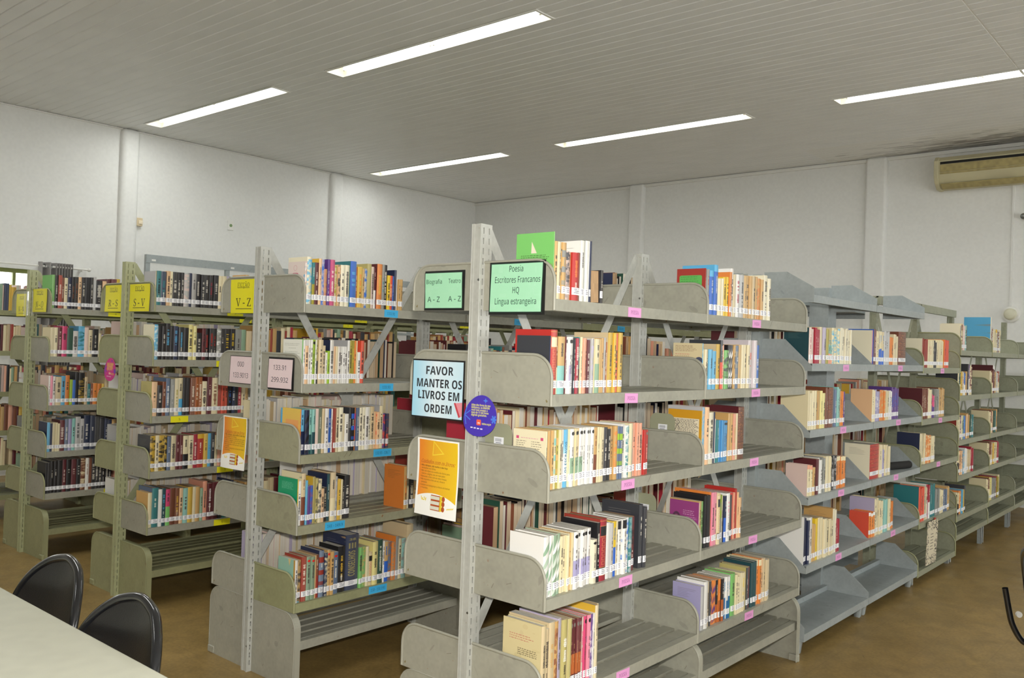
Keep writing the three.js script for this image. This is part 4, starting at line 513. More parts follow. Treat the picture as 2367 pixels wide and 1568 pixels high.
// front-cover prints that the photograph shows
const lines = (x, X, Y, w, h, y0, y1, n, col, x0 = 0.12, x1 = 0.88) => { const r = rng(n * 7 + 1); for (let i = 0; i < n; i++) { x.fillStyle = col; let q = x0; const e = x1 - r() * 0.15; while (q < e) { const l = 0.02 + r() * 0.07; x.fillRect(X + q * w, Y + (y0 + (y1 - y0) * i / n) * h, Math.min(l, e - q) * w, Math.max(1, h * 0.008)); q += l + 0.02; } } };
const PRINTS = {
  r1b1L1_0: (x, X, Y, w, h) => { for (let i = 0; i < 60; i++) { const t = i / 60, c = t < 0.45 ? [124, 200, 108] : t < 0.62 ? mix([124, 200, 108], [172, 92, 70], (t - 0.45) / 0.17) : mix([172, 92, 70], [196, 88, 76], (t - 0.62) / 0.38); x.fillStyle = css(c); x.fillRect(X, Y + t * h, w, h / 60 + 1); } x.fillStyle = '#eadfcb'; x.beginPath(); x.moveTo(X + w * 0.42, Y + h * 0.13); x.lineTo(X + w * 0.41, Y + h * 0.31); x.lineTo(X + w * 0.56, Y + h * 0.31); x.fill(); lines(x, X, Y, w, h, 0.34, 0.42, 3, '#3d5a2c', 0.14, 0.9); lines(x, X, Y, w, h, 0.46, 0.56, 3, '#57372c', 0.18, 0.85); },
  r1b1L3_0: (x, X, Y, w, h) => { x.fillStyle = '#eae0bf'; x.fillRect(X, Y, w, h); x.fillStyle = '#d2527c'; x.fillRect(X + w * 0.10, Y + h * 0.12, w * 0.08, h * 0.05); x.fillRect(X + w * 0.84, Y + h * 0.12, w * 0.08, h * 0.05); lines(x, X, Y, w, h, 0.145, 0.155, 1, '#d98aa2', 0.24, 0.78); lines(x, X, Y, w, h, 0.2, 0.85, 18, '#6b6250', 0.1, 0.44); lines(x, X, Y, w, h, 0.2, 0.85, 17, '#6b6250', 0.56, 0.95); },
  r1b1L5_0: (x, X, Y, w, h) => { x.fillStyle = '#d9cb9c'; x.fillRect(X, Y, w, h); const r = rng(3); for (let i = 0; i < 40; i++) { x.fillStyle = `rgba(150,120,70,${r() * 0.14})`; x.beginPath(); x.ellipse(X + r() * w, Y + r() * h, r() * 22, r() * 14, 0, 0, 7); x.fill(); } lines(x, X, Y, w, h, 0.19, 0.28, 3, '#c06d62', 0.18, 0.8); lines(x, X, Y, w, h, 0.36, 0.46, 4, '#5b513c', 0.4, 0.9); },
  r1b2L1_0: (x, X, Y, w, h) => { x.fillStyle = '#a5352c'; x.fillRect(X, Y, w, h); x.fillStyle = '#62b558'; x.beginPath(); x.roundRect(X + w * 0.1, Y + h * 0.15, w * 0.78, h * 0.5, 8); x.fill(); lines(x, X, Y, w, h, 0.18, 0.6, 9, '#2f6a30', 0.15, 0.84); },
  r1b2L2_0: (x, X, Y, w, h) => { x.fillStyle = '#dccda4'; x.fillRect(X, Y, w, h); lines(x, X, Y, w, h, 0.06, 0.2, 5, '#8f6a52', 0.08, 0.8); lines(x, X, Y, w, h, 0.24, 0.27, 1, '#c9605a', 0.08, 0.6); lines(x, X, Y, w, h, 0.28, 0.42, 4, '#8f6a52', 0.08, 0.6); x.fillStyle = '#4b506a'; x.beginPath(); x.ellipse(X + w * 0.88, Y + h * 0.42, w * 0.16, h * 0.12, 0, 0, 7); x.fill(); },
  r1b2L3_0: (x, X, Y, w, h) => { x.fillStyle = '#d39a1f'; x.fillRect(X, Y, w, h); x.fillStyle = '#5c2430'; x.fillRect(X, Y + h * 0.18, w * 0.08, h * 0.3); x.fillStyle = '#e9dfc4'; x.fillRect(X + w * 0.07, Y + h * 0.16, w * 0.86, h * 0.7); lines(x, X, Y, w, h, 0.18, 0.5, 14, '#4b443c', 0.09, 0.93); x.strokeStyle = '#3c3833'; x.lineWidth = 1.2; x.beginPath(); x.arc(X + w * 0.28, Y + h * 0.24, w * 0.07, 0, 7); x.moveTo(X + w * 0.28, Y + h * 0.28); x.lineTo(X + w * 0.22, Y + h * 0.4); x.moveTo(X + w * 0.28, Y + h * 0.28); x.lineTo(X + w * 0.37, Y + h * 0.38); x.stroke(); x.fillStyle = '#6d6a66'; x.beginPath(); x.moveTo(X + w * 0.18, Y + h * 0.55); x.lineTo(X + w * 0.3, Y + h * 0.42); x.lineTo(X + w * 0.42, Y + h * 0.55); x.fill(); x.fillStyle = '#262422'; x.fillRect(X + w * 0.45, Y + h * 0.42, w * 0.12, h * 0.12); },
  r1b2L4_0: (x, X, Y, w, h) => { x.fillStyle = '#96407f'; x.fillRect(X, Y, w, h); x.fillStyle = '#5b3550'; x.beginPath(); x.ellipse(X + w * 0.24, Y + h * 0.42, w * 0.15, h * 0.17, 0, 0, 7); x.fill(); x.fillStyle = '#b4688f'; x.beginPath(); x.ellipse(X + w * 0.24, Y + h * 0.45, w * 0.115, h * 0.14, 0, 0, 7); x.fill(); x.fillStyle = '#5b3550'; for (const q of [0.2, 0.28]) x.fillRect(X + w * (q - 0.02), Y + h * 0.42, w * 0.045, h * 0.012); x.fillRect(X + w * 0.215, Y + h * 0.52, w * 0.06, h * 0.01); lines(x, X, Y, w, h, 0.2, 0.32, 3, '#f0dcea', 0.46, 0.92); lines(x, X, Y, w, h, 0.33, 0.8, 15, '#e4c3da', 0.42, 0.94); },
  r2b1L1_0: (x, X, Y, w, h) => { x.fillStyle = '#e8d9d2'; x.fillRect(X, Y, w, h); x.strokeStyle = '#d59aa2'; x.lineWidth = 1.6; x.beginPath(); x.ellipse(X + w * 0.42, Y + h * 0.15, w * 0.1, h * 0.06, 0, 0, 7); x.stroke(); x.fillStyle = '#c95f7c'; x.beginPath(); x.roundRect(X + w * 0.27, Y + h * 0.27, w * 0.32, h * 0.04, 4); x.fill(); x.fillStyle = '#e0b3b5'; x.fillRect(X + w * 0.32, Y + h * 0.245, w * 0.2, h * 0.01); },
  r2b1L2_0: (x, X, Y, w, h) => { x.fillStyle = '#ecece2'; x.fillRect(X, Y, w, h); lines(x, X, Y, w, h, 0.1, 0.17, 2, '#a3a79a', 0.1, 0.9); lines(x, X, Y, w, h, 0.2, 0.22, 1, '#a3a79a', 0.3, 0.7); lines(x, X, Y, w, h, 0.28, 0.45, 5, '#a3a79a', 0.1, 0.9); },
  r2b1L3_0: (x, X, Y, w, h) => { x.fillStyle = '#e7c55c'; x.fillRect(X, Y, w, h); for (let i = 0; i < 30; i++) { x.fillStyle = css(mix([231, 197, 92], [236, 178, 108], i / 30)); x.fillRect(X, Y + h * i / 30, w, h / 30 + 1); } x.fillStyle = 'rgba(236,158,100,.75)'; x.fillRect(X + w * 0.2, Y + h * 0.25, w * 0.7, h * 0.5); },
  r2b1L4_0: (x, X, Y, w, h) => { x.fillStyle = '#149a6c'; x.fillRect(X, Y, w, h); lines(x, X, Y, w, h, 0.1, 0.26, 7, '#8fd3b4', 0.2, 0.8); },
  r2b1L5_0: (x, X, Y, w, h) => { x.fillStyle = '#95bfae'; x.fillRect(X, Y, w, h); x.fillStyle = '#d9c389'; x.beginPath(); x.moveTo(X + w * 0.58, Y); x.lineTo(X + w * 0.66, Y + h * 0.17); x.lineTo(X + w * 0.74, Y); x.fill(); x.fillStyle = '#c69b4e'; x.fillRect(X + w * 0.9, Y, w * 0.1, h); },
};
// geometry of one book: spine towards +z, base at y = 0; u0..u1 / v0..v1 give the cells of spine and cover
function bookGeo(w, h, d, hard, S, C) {
  const t = hard ? Math.min(0.0026, w * 0.2) : Math.min(0.0007, w * 0.15), bulge = Math.min(0.0042, w * 0.13), N = 5;
  const out = [[-w / 2, -d, 'l', 0], [-w / 2, -0.002, 'l', 1]]; for (let i = 0; i <= N; i++) { const q = i / N * 2 - 1; out.push([q * w / 2 * 0.985, bulge * (1 - q * q) - 0.0006, 's', i / N]); } out.push([w / 2, -0.002, 'r', 0], [w / 2, -d, 'r', 1]);
  const inn = out.map(([x, z], i) => [x * (w / 2 - t) / (w / 2), i === 0 || i === out.length - 1 ? z : z - t]);
  const pos = [], uv = [], quad = (a, b, c, e, ua, ub, uc, ue) => { pos.push(...a, ...b, ...c, ...a, ...c, ...e); uv.push(...ua, ...ub, ...uc, ...ua, ...uc, ...ue); };
  const cu = (f) => C[0] + (C[1] - C[0]) * f, su = (f) => S[0] + (S[1] - S[0]) * f, flat = [cu(0.5), S[2] + (S[3] - S[2]) * 0.5];
  for (let i = 0; i < out.length - 1; i++) {
    const a = out[i], b = out[i + 1], ia = inn[i], ib = inn[i + 1]; let f;
    if (i === 0) f = [cu(0), cu(1)]; else if (i === out.length - 2) f = [cu(1), cu(0)]; else f = [su(a[2] === 's' ? a[3] : a[2] === 'l' ? 0 : 1), su(b[2] === 's' ? b[3] : b[2] === 'l' ? 0 : 1)];
    quad([a[0], 0, a[1]], [b[0], 0, b[1]], [b[0], h, b[1]], [a[0], h, a[1]], [f[0], S[2]], [f[1], S[2]], [f[1], S[3]], [f[0], S[3]]);
    quad([ib[0], 0, ib[1]], [ia[0], 0, ia[1]], [ia[0], h, ia[1]], [ib[0], h, ib[1]], flat, flat, flat, flat);
    quad([a[0], h, a[1]], [b[0], h, b[1]], [ib[0], h, ib[1]], [ia[0], h, ia[1]], flat, flat, flat, flat);
    quad([b[0], 0, b[1]], [a[0], 0, a[1]], [ia[0], 0, ia[1]], [ib[0], 0, ib[1]], flat, flat, flat, flat);
  }
  for (const [a, b] of [[inn[0], out[0]], [out.at(-1), inn.at(-1)]]) quad([a[0], 0, a[1]], [b[0], 0, b[1]], [b[0], h, b[1]], [a[0], h, a[1]], flat, flat, flat, flat);
  const g = new THREE.BufferGeometry(); g.setAttribute('position', new THREE.Float32BufferAttribute(pos, 3)); g.setAttribute('uv', new THREE.Float32BufferAttribute(uv, 2)); g.computeVertexNormals();
  const e = hard ? 0.003 : 0.0004, pages = new THREE.BoxGeometry(w - 2 * t - 0.0002, h - 2 * e, d - t - 0.002 - (hard ? 0.004 : 0.0004)).translate(0, h / 2, -t - 0.002 - (d - t - 0.002 - (hard ? 0.004 : 0.0004)) / 2);
  return [g, pages];
}
const B = [];
function place(key, x0, deck, zc, list, where, lv, far) {
  let x = 0; const r = rng(key.length * 131 + [...key].reduce((s, c) => s * 31 + c.charCodeAt(0) | 0, 7)); let n = 0; const mine = [];
  list.split(';').forEach((e, i) => {
    e = e.trim(); if (e[0] === '@') { x = Math.max(+e.slice(1), i ? 0 : 12); return; }
    const [c, tt, hh, s] = e.split(' '); let t = Math.max(+tt, 5); const m = t > 44 && !s?.match(/[nxf]/) ? Math.round(t / 29) : 1;
    for (let k = 0; k < m; k++) { const [sp, cov] = c.split('/'), [c0, a] = sp.split(':'); const w = t / m * (m > 1 ? 0.8 + 0.4 * r() : 1);
      const h = (+hh) / 1000 * (m > 1 && k ? 0.93 + 0.07 * r() : 1), d = Math.min(0.27, Math.max(0.12, h * (0.66 + r() * 0.08)));
      const b = { key, i: n++, x: x0 + (x + w / 2) / 1000, y: deck, z: zc + 0.321 + (r() - 0.5) * 0.01, w: w / 1000 - 0.0004, h, d, c: c0, a, cov: k === 0 ? cov : undefined, s: s === 'f' ? '' : s, turned: s === 'f', lean: s === 'f' ? -0.05 : (r() - 0.5) * 0.006, where, lv, page: s === 'f' ? 2 : ['white', 'silver', 'black', 'navy', 'purple', 'lime'].includes(c0) ? 0 : r() < 0.45 ? 0 : r() < 0.7 ? 1 : 2, hard: /[kxn]/.test(s ?? '') || (cov && w > 22) };
      B.push(b); mine.push(b); x += w; }
  });
  mine.forEach((b) => { b.count = mine.length; });
}
const WHERE = { r1b1: 'nearest bay', r1b2: 'second bay of nearest rack', r2b1: 'blue-tagged rack', r3b1: 'S - V rack', r4b1: 'leftmost whole rack', gA: 'nearer blue grey bay', gB: 'farther blue grey bay' };
for (const [key, list] of Object.entries(SHELVES)) {
  const lv = +key.at(-1) - 1, pre = key.slice(0, -2);
  if (key[0] === 'r') { const row = +key[1], k = +key[3] - 1; place(key, X0[row] + k * L0, LEV[row][lv] + DECK, ZC[row], list, WHERE[pre], lv); }
  else { const [x, L] = { gA: [4.50, GLEV], gB: [5.478, GLEV], gC: [6.46, CLEV], d: [7.43, DLEV], e: [8.46, DLEV] }[pre]; place(key, x, L[lv] + DECK, ZC[1], list, WHERE[pre], lv); }
}
const PAL = { mixed: 'cream tan white maroon navy brick teal beige black salmon grey sage brown blush crimson gold', red: 'crimson brick tan maroon beige brown tan cream', pale: 'white cream blush beige lilac white silver', dark: 'black maroon navy charcoal brown black darkgreen' };
function fill(row, k, lv, pal, from, to, rear, hmin = 0.19, hmax = 0.225) {
  const r = rng(row * 1000 + k * 100 + lv * 10 + (rear ? 5 : 0)), cs = PAL[pal].split(' '), x0 = X0[row] + k * L0; let x = from;
  while (x < to) { const w = 0.012 + r() * 0.026; if (r() > 0.03) { const h = hmin + r() * (hmax - hmin), c = cs[r() * cs.length | 0]; B.push({ key: `f${row}${k}${lv}`, x: x0 + x + w / 2, y: LEV[row][lv] + DECK, z: ZC[row] + (rear ? -1 : 1) * (0.315 - r() * 0.012), w: w - 0.0004, h, d: h * (0.66 + r() * 0.08), c, a: r() < 0.3 ? cs[r() * cs.length | 0] : undefined, s: ['t', '', 't', 's', 'b', 'w'][r() * 6 | 0], rear, lean: 0, page: r() < (pal === 'pale' ? 0.85 : 0.35) ? 0 : r() < 0.6 ? 1 : 2, stuff: true }); } x += w; }
}
// rear shelves seen through the rows: fore-edges towards the camera
B.push({ key: 'rear', x: X0[1] + 0.19, y: LEV[1][2] + DECK, z: ZC[1] - 0.315, w: 0.034, h: 0.25, d: 0.19, c: 'crimson', rear: true, hard: true, lean: 0, page: 1, stuff: true });
fill(1, 0, 2, 'red', 0.21, 0.99, true, 0.2, 0.235); fill(1, 0, 3, 'dark', 0.3, 0.95, true); fill(1, 1, 0, 'dark', 0.02, 0.3, true, 0.17, 0.2); fill(1, 1, 1, 'mixed', 0.05, 0.5, true); fill(1, 1, 2, 'dark', 0.05, 0.6, true, 0.2, 0.24); fill(1, 1, 3, 'red', 0.3, 0.8, true);
fill(2, 0, 1, 'dark', 0.36, 0.99, true, 0.19, 0.22); fill(2, 0, 2, 'pale', 0.12, 0.95, true, 0.2, 0.235); fill(2, 0, 3, 'pale', 0.35, 0.99, true, 0.2, 0.23); fill(2, 0, 4, 'pale', 0.14, 0.95, true, 0.19, 0.22);
for (const k of [0, 1]) for (const lv of [1, 2, 3, 4]) fill(3, k, lv, k ? 'mixed' : 'pale', 0.05, 0.9, true);
for (const lv of [1, 2, 3, 4]) { fill(4, 0, lv, 'mixed', 0.05, 0.9, true); }
for (const lv of [1, 2, 3, 4]) for (const k of [1, 2]) { fill(2, k, lv, 'mixed', 0.03, lv === 3 ? 0.55 : 0.75, false, 0.17, 0.21); fill(2, k, lv, 'red', 0.1, 0.8, true); }
fill(2, 3, 1, 'mixed', 0.03, 0.7); fill(2, 3, 2, 'mixed', 0.03, 0.6);
for (const k of [1, 2]) for (const lv of [1, 2, 3, 4]) fill(3, k, lv, 'mixed', 0.03, 0.8);
for (const k of [1, 2]) for (const lv of [0, 1, 2]) fill(4, k, lv, k > 1 ? 'dark' : 'mixed', 0.03, 0.85, false, 0.17, 0.2);
for (const k of [0, 1, 2]) for (const lv of [0, 1, 2, 3, 4]) fill(5, k, lv, k ? 'mixed' : lv % 2 ? 'mixed' : 'dark', 0.03, 0.9);
fill(3, 0, 0, 'mixed', 0.55, 0.95);
fill(4, 0, 1, 'mixed', 0.46, 0.9); fill(4, 0, 2, 'mixed', 0.4, 0.9); fill(4, 0, 3, 'dark', 0.48, 0.9); fill(4, 0, 4, 'dark', 0.47, 0.9); fill(3, 0, 1, 'mixed', 0.67, 0.99); fill(3, 0, 2, 'mixed', 0.67, 0.99); fill(3, 0, 3, 'mixed', 0.52, 0.95); fill(3, 0, 4, 'dark', 0.53, 0.95);
{ const r = rng(321), cs = PAL.mixed.split(' '); for (const lv of [1, 2, 3, 4]) for (let x = 4.62; x < 7.3;) { const w = 0.014 + r() * 0.03, h = 0.18 + r() * 0.05; if (r() > 0.12 && Math.abs((x - 4.5) % 0.979 - 0.95) > 0.08) B.push({ key: 'greyrear', x: x + w / 2, y: GLEV[lv] + DECK, z: ZC[1] - 0.31, w: w - 0.0004, h, d: h * 0.7, c: cs[r() * cs.length | 0], s: ['t', '', 's'][r() * 3 | 0], rear: true, lean: 0, page: r() * 3 | 0, stuff: true }); x += w; } }
// the 306 that show largest are single books, the rest one mass
const score = (b) => b.stuff || !b.where ? 0 : b.h * Math.max(b.w, 0.006) / ((b.x) ** 2 + (b.y - 1.565) ** 2 + b.z ** 2);
const single = new Set([...B].sort((p, q) => score(q) - score(p)).slice(0, 306).filter((b) => score(b) > 0));
B.forEach((b) => { if (PRINTS[b.key + '_' + b.i]) single.add(b); });
const AT = 2048, CW = 48, CH = 224, atlas = document.createElement('canvas'); atlas.width = atlas.height = AT; const ax = atlas.getContext('2d'); ax.fillStyle = '#888'; ax.fillRect(0, 0, AT, AT);
const SW = 20, SHH = 128, mass = document.createElement('canvas'); mass.width = mass.height = AT; const mx = mass.getContext('2d'); mx.fillStyle = '#888'; mx.fillRect(0, 0, AT, AT);
const atlasTex = tex(atlas), massTex = tex(mass);
const coverMat = new THREE.MeshPhysicalMaterial({ map: atlasTex, roughness: 0.42, clearcoat: 0.25, clearcoatRoughness: 0.22 }), massMat = std({ map: massTex, roughness: 0.45 });
const labelMat = std({ roughness: 0.45, map: tex(canvas(128, 128, (x, w, h) => { x.fillStyle = '#f0f0f2'; x.fillRect(0, 0, w, h); const r = rng(6); for (let k = 0; k < 4; k++) for (let i = 0; i < 3; i++) { x.fillStyle = '#9a9aa6'; x.fillRect(k * 32 + 7 + r() * 4, 20 + i * 32, 10 + r() * 9, 15); } })) });
let col = 0, line = 0, mcol = 1, mline = 0; const massList = [];
for (let i = 0; i < 3; i++) { const c = [[238, 232, 218], [224, 204, 172], [204, 170, 130]][i], r = rng(i); for (let j = 0; j < 16; j++) { mx.fillStyle = css(mix(c, [120, 100, 80], r() * 0.25)); mx.fillRect(i * 6 + j * 0.35, 0, 1, SHH); } }
const pageU = (i) => [(i * 6 + 0.8) / AT, (i * 6 + 5) / AT];
const nth = (n) => n + (n % 100 > 10 && n % 100 < 14 ? 'th' : ['th', 'st', 'nd', 'rd'][n % 10] ?? 'th');
const FEAT = { d: 'with a dot', r: 'with a red dot', k: 'with contrasting panels', x: 'with an ornate spine', n: 'lettered CONSELHOS', e: 'lettered OS ESCRAVOS' }, ADJ = { s: 'two-tone', b: 'banded', w: 'patterned', g: 'wave-patterned' };
B.forEach((b, bi) => {
  const one = single.has(b), W = one ? CW : SW, H = one ? CH : SHH, x = one ? ax : mx, print = PRINTS[b.key + '_' + b.i];
  let X, Y; if (one) { const span = print ? 3 : 1; if (col + span > 42) { col = 0; line++; } X = col * CW; Y = line * CH; col += span; } else { if (mcol >= 102) { mcol = 0; mline++; } X = mcol * SW; Y = mline * SHH; mcol++; }
  const sw = one ? 24 : 11, c0 = X + sw + 3, cw = print && one ? 3 * CW - sw - 6 : one ? 17 : 4;
  paintSpine(x, X, Y, sw + 1, H, b, bi * 13 + 5, !one);
  const cover = rgbOf(b.cov ?? b.c), r = rng(bi); x.fillStyle = css(cover); x.fillRect(c0 - 2, Y, cw + 4, H);
  if (print && one) print(x, c0 - 1, Y, cw + 2, H); else if (b.cov && one && r() < 0.7) for (let i = 0; i < 6; i++) { x.fillStyle = css(mix(cover, lum(cover) > 120 ? [70, 60, 50] : [225, 215, 195], 0.35)); x.fillRect(c0 + 3, Y + H * (0.12 + i * 0.035), (cw - 6) * (0.5 + r() * 0.5), 1.5); }
  const S = [(X + 1) / AT, (X + sw) / AT, 1 - (Y + H - 1) / AT, 1 - (Y + 1) / AT], C = [c0 / AT, (c0 + cw) / AT];
  const [cg, pg] = bookGeo(b.w, b.h, b.d, b.hard, S, C);
  if (one) {
    const where = b.where, f = FEAT[b.s], name = NAMEOF[b.c] ?? b.c, size = b.w > 0.034 ? 'thick' : b.h > 0.23 ? 'tall' : b.h < 0.168 ? 'short' : b.w < 0.0085 ? 'thin' : '';
    const mk = (z) => `${z ? z + ' ' : ''}${ADJ[b.s] ? ADJ[b.s] + ' ' : ''}${name} book${f ? ' ' + f : ''}, ${nth(b.i + 1)} from left, ${ORD[b.lv]} shelf, ${where}`; let label = mk(size); if (label.split(' ').length > 16) label = mk('');
    const g = thing('book', label, 'book', [b.x, b.y, b.z], 0, `books on the ${ORD[b.lv]} shelf of the ${where}`);
    if (b.turned) { g.rotation.y = Math.PI; g.position.z -= b.d; } g.rotation.z = b.lean;
    mesh('cover', cg, coverMat, g); mesh('pages', uvBox(pg, 0, 0, 14), M.pages[b.page], g);
    if (!b.turned) { const n = 6, y0 = 0.021, y1 = 0.046, pos = [], uv = [], bl = Math.min(0.0042, b.w * 0.13), k = bi % 4; for (let i = 0; i < n; i++) { const p = (q) => { const e = q / n * 2 - 1; return [e * b.w / 2 * 0.985, bl * (1 - e * e) - 0.0001]; }, [xa, za] = p(i), [xb, zb] = p(i + 1), ua = (k + 0.05 + i / n * 0.9) / 4, ub = (k + 0.05 + (i + 1) / n * 0.9) / 4; pos.push(xa, y0, za, xb, y0, zb, xb, y1, zb, xa, y0, za, xb, y1, zb, xa, y1, za); uv.push(ua, 0, ub, 0, ub, 1, ua, 0, ub, 1, ua, 1); }
      const lg = new THREE.BufferGeometry(); lg.setAttribute('position', new THREE.Float32BufferAttribute(pos, 3)); lg.setAttribute('uv', new THREE.Float32BufferAttribute(uv, 2)); lg.computeVertexNormals(); mesh('spine_label', lg, labelMat, g); }
  } else {
    const u = pageU(b.page), pu = pg.attributes.uv; for (let i = 0; i < pu.count; i++) pu.setXY(i, u[0] + (u[1] - u[0]) * pu.getX(i), 1 - (SHH / 2 + (pu.getY(i) - 0.5) * SHH * 0.8) / AT);
    const m = new THREE.Matrix4().makeRotationY(b.rear ? Math.PI : 0).setPosition(b.x, b.y, b.z); for (const g of [cg, pg]) massList.push(clean(g).applyMatrix4(m));
  }
});
tag(mesh('books', mergeGeometries(massList), massMat), 'the many smaller books on the racks behind and far along', 'books', 'books on the farther racks', 'stuff');
// bookends
{
  const end = (pre, lv) => { const q = B.filter((b) => b.key === pre + 'L' + (lv + 1)).at(-1); return q.x + q.w / 2; }, zf = (row) => ZC[row] + 0.315, be = (row, x, lv, mat, label, st, fl, dz = 0) => bookend(x + 0.0015, LEV[row][lv] + DECK, zf(row) + dz, mat, label, st, fl);
  be(1, end('r1b1', 2), 2, M.bookendGrey, 'blue grey metal bookend closing the third shelf of the nearest bay'); be(1, end('r1b1', 3), 3, M.bookendGrey, 'metal bookend behind the tall charcoal book, fourth shelf'); be(1, end('r1b1', 4), 4, M.bookendSage, 'sage green bookend after the pink and cream books, fifth shelf');
  be(1, X0[1] + 0.012, 2, M.bookendSage, 'sage bookend with barcode sticker left of the cream printed book', true, true, -0.15);
  be(1, end('r1b2', 0), 0, M.bookendGrey, 'pale grey bookend after the ivory book on the top shelf'); be(1, end('r1b2', 2), 2, M.bookendSage, 'sage bookend right of the ornate brown book'); be(1, end('r1b2', 3), 3, M.bookendSage, 'sage bookend after the red and peach books'); be(1, end('r1b2', 4), 4, M.bookendSage, 'sage bookend at the right end of the fifth shelf, second bay');
  be(1, X0[1] + L0 + 0.008, 2, M.bookendSage, 'sage bookend with barcode sticker left of the mustard printed book', true, true, -0.12); be(1, X0[1] + L0 + 0.008, 3, M.bookendSage, 'sage bookend with barcode sticker left of the purple portrait book', true, true, -0.2);
  be(2, end('r2b1', 1), 1, M.bookendGrey, 'grey bookend right of the coral book on the blue-tagged rack'); be(2, X0[2] + 0.66, 3, M.bookendGrey, 'grey bookend with sticker before the orange book, blue-tagged rack', true, true);
  bookend(X0[2] + L0 + 0.3, LEV[2][3] + DECK, ZC[2] - 0.05, M.bookendGrey, 'pale blue bookend seen through the nearest rack, behind the white book', true);
}
// ---------------------------------------------------------------- table and chairs
{
  const t = thing('table', 'pale cream table top filling the lower left corner', 'table', [0.32, 0, -2.85]);
  mesh('table_top', uvBox(rbox(1.52, 0.03, 1.9, 0.008, 0, 0.735, 0, 3)), M.tableTop, t);
  for (const x of [-0.68, 0.62]) for (const z of [-0.85, 0.85]) mesh('leg', rbox(0.04, 0.72, 0.04, 0.006, x, 0.36, z), M.bookendGrey, t);
  mesh('apron', merge([box(1.3, 0.05, 0.02, -0.03, 0.695, 0.85), box(1.3, 0.05, 0.02, -0.03, 0.695, -0.85)]), M.bookendGrey, t);
}
function shell(w, h, depth, thick, topRound, bend) {   // upright back shell: outline rounded at the top, hollow towards the sitter (-x)
  const NU = 28, NV = 26, pts = (o) => { const a = []; for (let j = 0; j <= NV; j++) for (let i = 0; i <= NU; i++) { const v = j / NV, s = i / NU * 2 - 1, e = Math.max(0, (v - topRound) / (1 - topRound)), b = Math.max(0, (0.22 - v) / 0.22), hw = w / 2 * (0.90 + 0.10 * Math.sin(v * Math.PI * 0.85)) * Math.pow(Math.max(0, 1 - Math.pow(e, 2.3)), 0.5) * (1 - 0.18 * b * b); const z = s * hw; a.push([depth * (v * 0.55 + v * v * 0.5) - bend * Math.pow(z / (w / 2), 2) * (0.6 + 0.4 * v) + o * (1 - 0.25 * s * s) * Math.sqrt(Math.max(0.03, 1 - e * e * e)), v * h, z]); } return a; };
  const A = pts(0), B = pts(thick), pos = [], idx = []; for (const q of [...A, ...B]) pos.push(...q); const n = (NU + 1) * (NV + 1), at = (i, j, k) => k * n + j * (NU + 1) + i;
  for (let j = 0; j < NV; j++) for (let i = 0; i < NU; i++) { idx.push(at(i, j, 0), at(i, j + 1, 0), at(i + 1, j, 0), at(i + 1, j, 0), at(i, j + 1, 0), at(i + 1, j + 1, 0)); idx.push(at(i, j, 1), at(i + 1, j, 1), at(i, j + 1, 1), at(i + 1, j, 1), at(i + 1, j + 1, 1), at(i, j + 1, 1)); }
  for (let j = 0; j < NV; j++) for (const i of [0, NU]) idx.push(at(i, j, 0), at(i, j, 1), at(i, j + 1, 0), at(i, j + 1, 0), at(i, j, 1), at(i, j + 1, 1)); for (let i = 0; i < NU; i++) idx.push(at(i, 0, 0), at(i + 1, 0, 0), at(i, 0, 1), at(i + 1, 0, 0), at(i + 1, 0, 1), at(i, 0, 1));
  const g = new THREE.BufferGeometry(); g.setAttribute('position', new THREE.Float32BufferAttribute(pos, 3)); g.setIndex(idx); g.computeVertexNormals();
  const rim = []; for (let j = 0; j <= NV; j++) rim.push(new THREE.Vector3(...A[j * (NU + 1)]).lerp(new THREE.Vector3(...B[j * (NU + 1)]), 0.5)); const right = []; for (let j = NV; j >= 0; j--) right.push(new THREE.Vector3(...A[j * (NU + 1) + NU]).lerp(new THREE.Vector3(...B[j * (NU + 1) + NU]), 0.5));
  return [uvBox(g), new THREE.TubeGeometry(new THREE.CatmullRomCurve3([...rim.slice(0, -1), ...right]), 90, 0.014, 8)];
}
const tube = (pts, r = 0.0115) => new THREE.TubeGeometry(new THREE.CatmullRomCurve3(pts.map((p) => new THREE.Vector3(...p)), false, 'catmullrom', 0.2), 40, r, 10);
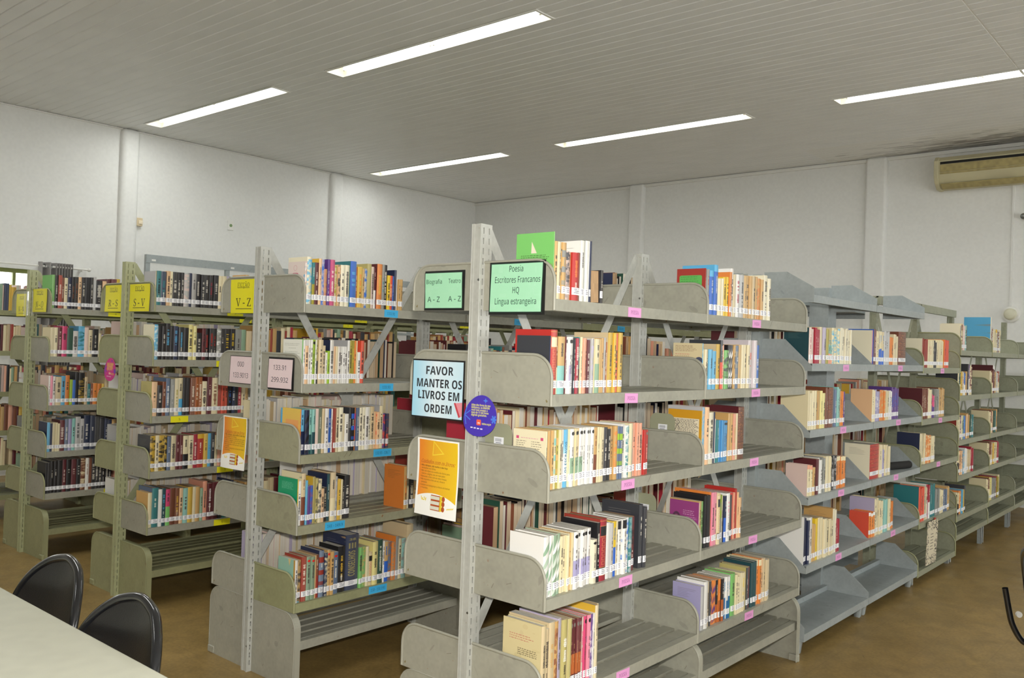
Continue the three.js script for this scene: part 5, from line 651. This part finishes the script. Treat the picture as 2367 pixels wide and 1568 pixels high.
function makeChair(label, x, z, ry) {      // sitter faces -x
  const t = thing('chair', label, 'chair', [x, 0, z], ry, 'black chairs');
  const [s, rim] = shell(0.45, 0.44, 0.075, 0.022, 0.5, 0.055); const b = mesh('backrest', s.translate(0.0, 0.405, 0), M.black, t); mesh('edge_bead', rim.translate(0.0, 0.405, 0), M.blackRim, b);
  const seat = uvBox(rbox(0.43, 0.035, 0.44, 0.017, -0.25, 0.445, 0, 4)); mesh('seat', seat, M.black, t);
  for (const q of [-1, 1]) { mesh('leg', tube([[-0.42, 0, q * 0.22], [-0.40, 0.41, q * 0.205], [-0.36, 0.425, q * 0.2]]), M.blackRim, t); mesh('leg', tube([[0.02, 0, q * 0.22], [-0.06, 0.41, q * 0.205], [-0.1, 0.425, q * 0.2]]), M.blackRim, t); mesh('side_rail', tube([[-0.40, 0.42, q * 0.2], [0.0, 0.42, q * 0.205], [0.055, 0.5, q * 0.222], [0.085, 0.64, q * 0.222]], 0.012), M.blackRim, t); mesh('bolt', new THREE.CylinderGeometry(0.012, 0.012, 0.012, 14).rotateX(Math.PI / 2).translate(0.02, 0.53, q * 0.238), M.white, t); }
}
makeChair('black shell chair farther along the cream table, at far left', 1.14, -2.88, 0);
makeChair('black shell chair nearer the camera at the cream table', 1.10, -2.32, 0);
makeChair('black chair cut off by the right edge of the photo', 3.96, -0.60, 2.2);
{ // patterned paper hanging from a low shelf edge
  const w = 0.24, h = 0.31, t = thing('hanging_paper', 'cream paper with black leaf border hanging from a low shelf edge', 'paper', [6.74, 0.27, ZC[1] + PZ + DEP + 0.006]);
  const g = paperG(w, h, 0.006, 5).rotateY(Math.PI / 2); const r = rng(4);
  mesh('sheet', g, std({ side: THREE.DoubleSide, roughness: 0.7, map: tex(canvas(256, 400, (x, W, H) => { x.fillStyle = '#d9cfb4'; x.fillRect(0, 0, W, H); for (let i = 0; i < 420; i++) { const a = r() * W, b = r() * H; if (a > 58 && a < W - 58 && b > 84 && b < H - 84) continue; x.fillStyle = '#3a3530'; x.beginPath(); x.ellipse(a, b, 3 + r() * 9, 2 + r() * 3, r() * 3, 0, 7); x.fill(); } x.fillStyle = '#6b6252'; for (let i = 0; i < 6; i++) x.fillRect(96, 120 + i * 28, 60 + (i % 2) * 10, 6); })) }), t);
  mesh('clip', box(0.03, 0.03, 0.006, 0.08, 0.15, 0.003), std({ color: '#b53a2c', roughness: 0.5 }), t);
  const k = thing('rolled_case', 'black cylinder with orange end lying on the farther grey bay shelf', 'case', [6.18, GLEV[3] + DECK + 0.025, ZC[1] + GZ + 0.2], -0.25);
  mesh('body', new THREE.CylinderGeometry(0.025, 0.025, 0.32, 20).rotateZ(Math.PI / 2), M.dark, k); mesh('end_cap', new THREE.CylinderGeometry(0.0255, 0.0255, 0.012, 20).rotateZ(Math.PI / 2).translate(-0.165, 0, 0), std({ color: '#c98a4a', roughness: 0.5 }), k);
}
scene.traverse((o) => { if (o.isLight && o !== flash) o.castShadow = true; });
renderer.render(scene, camera);
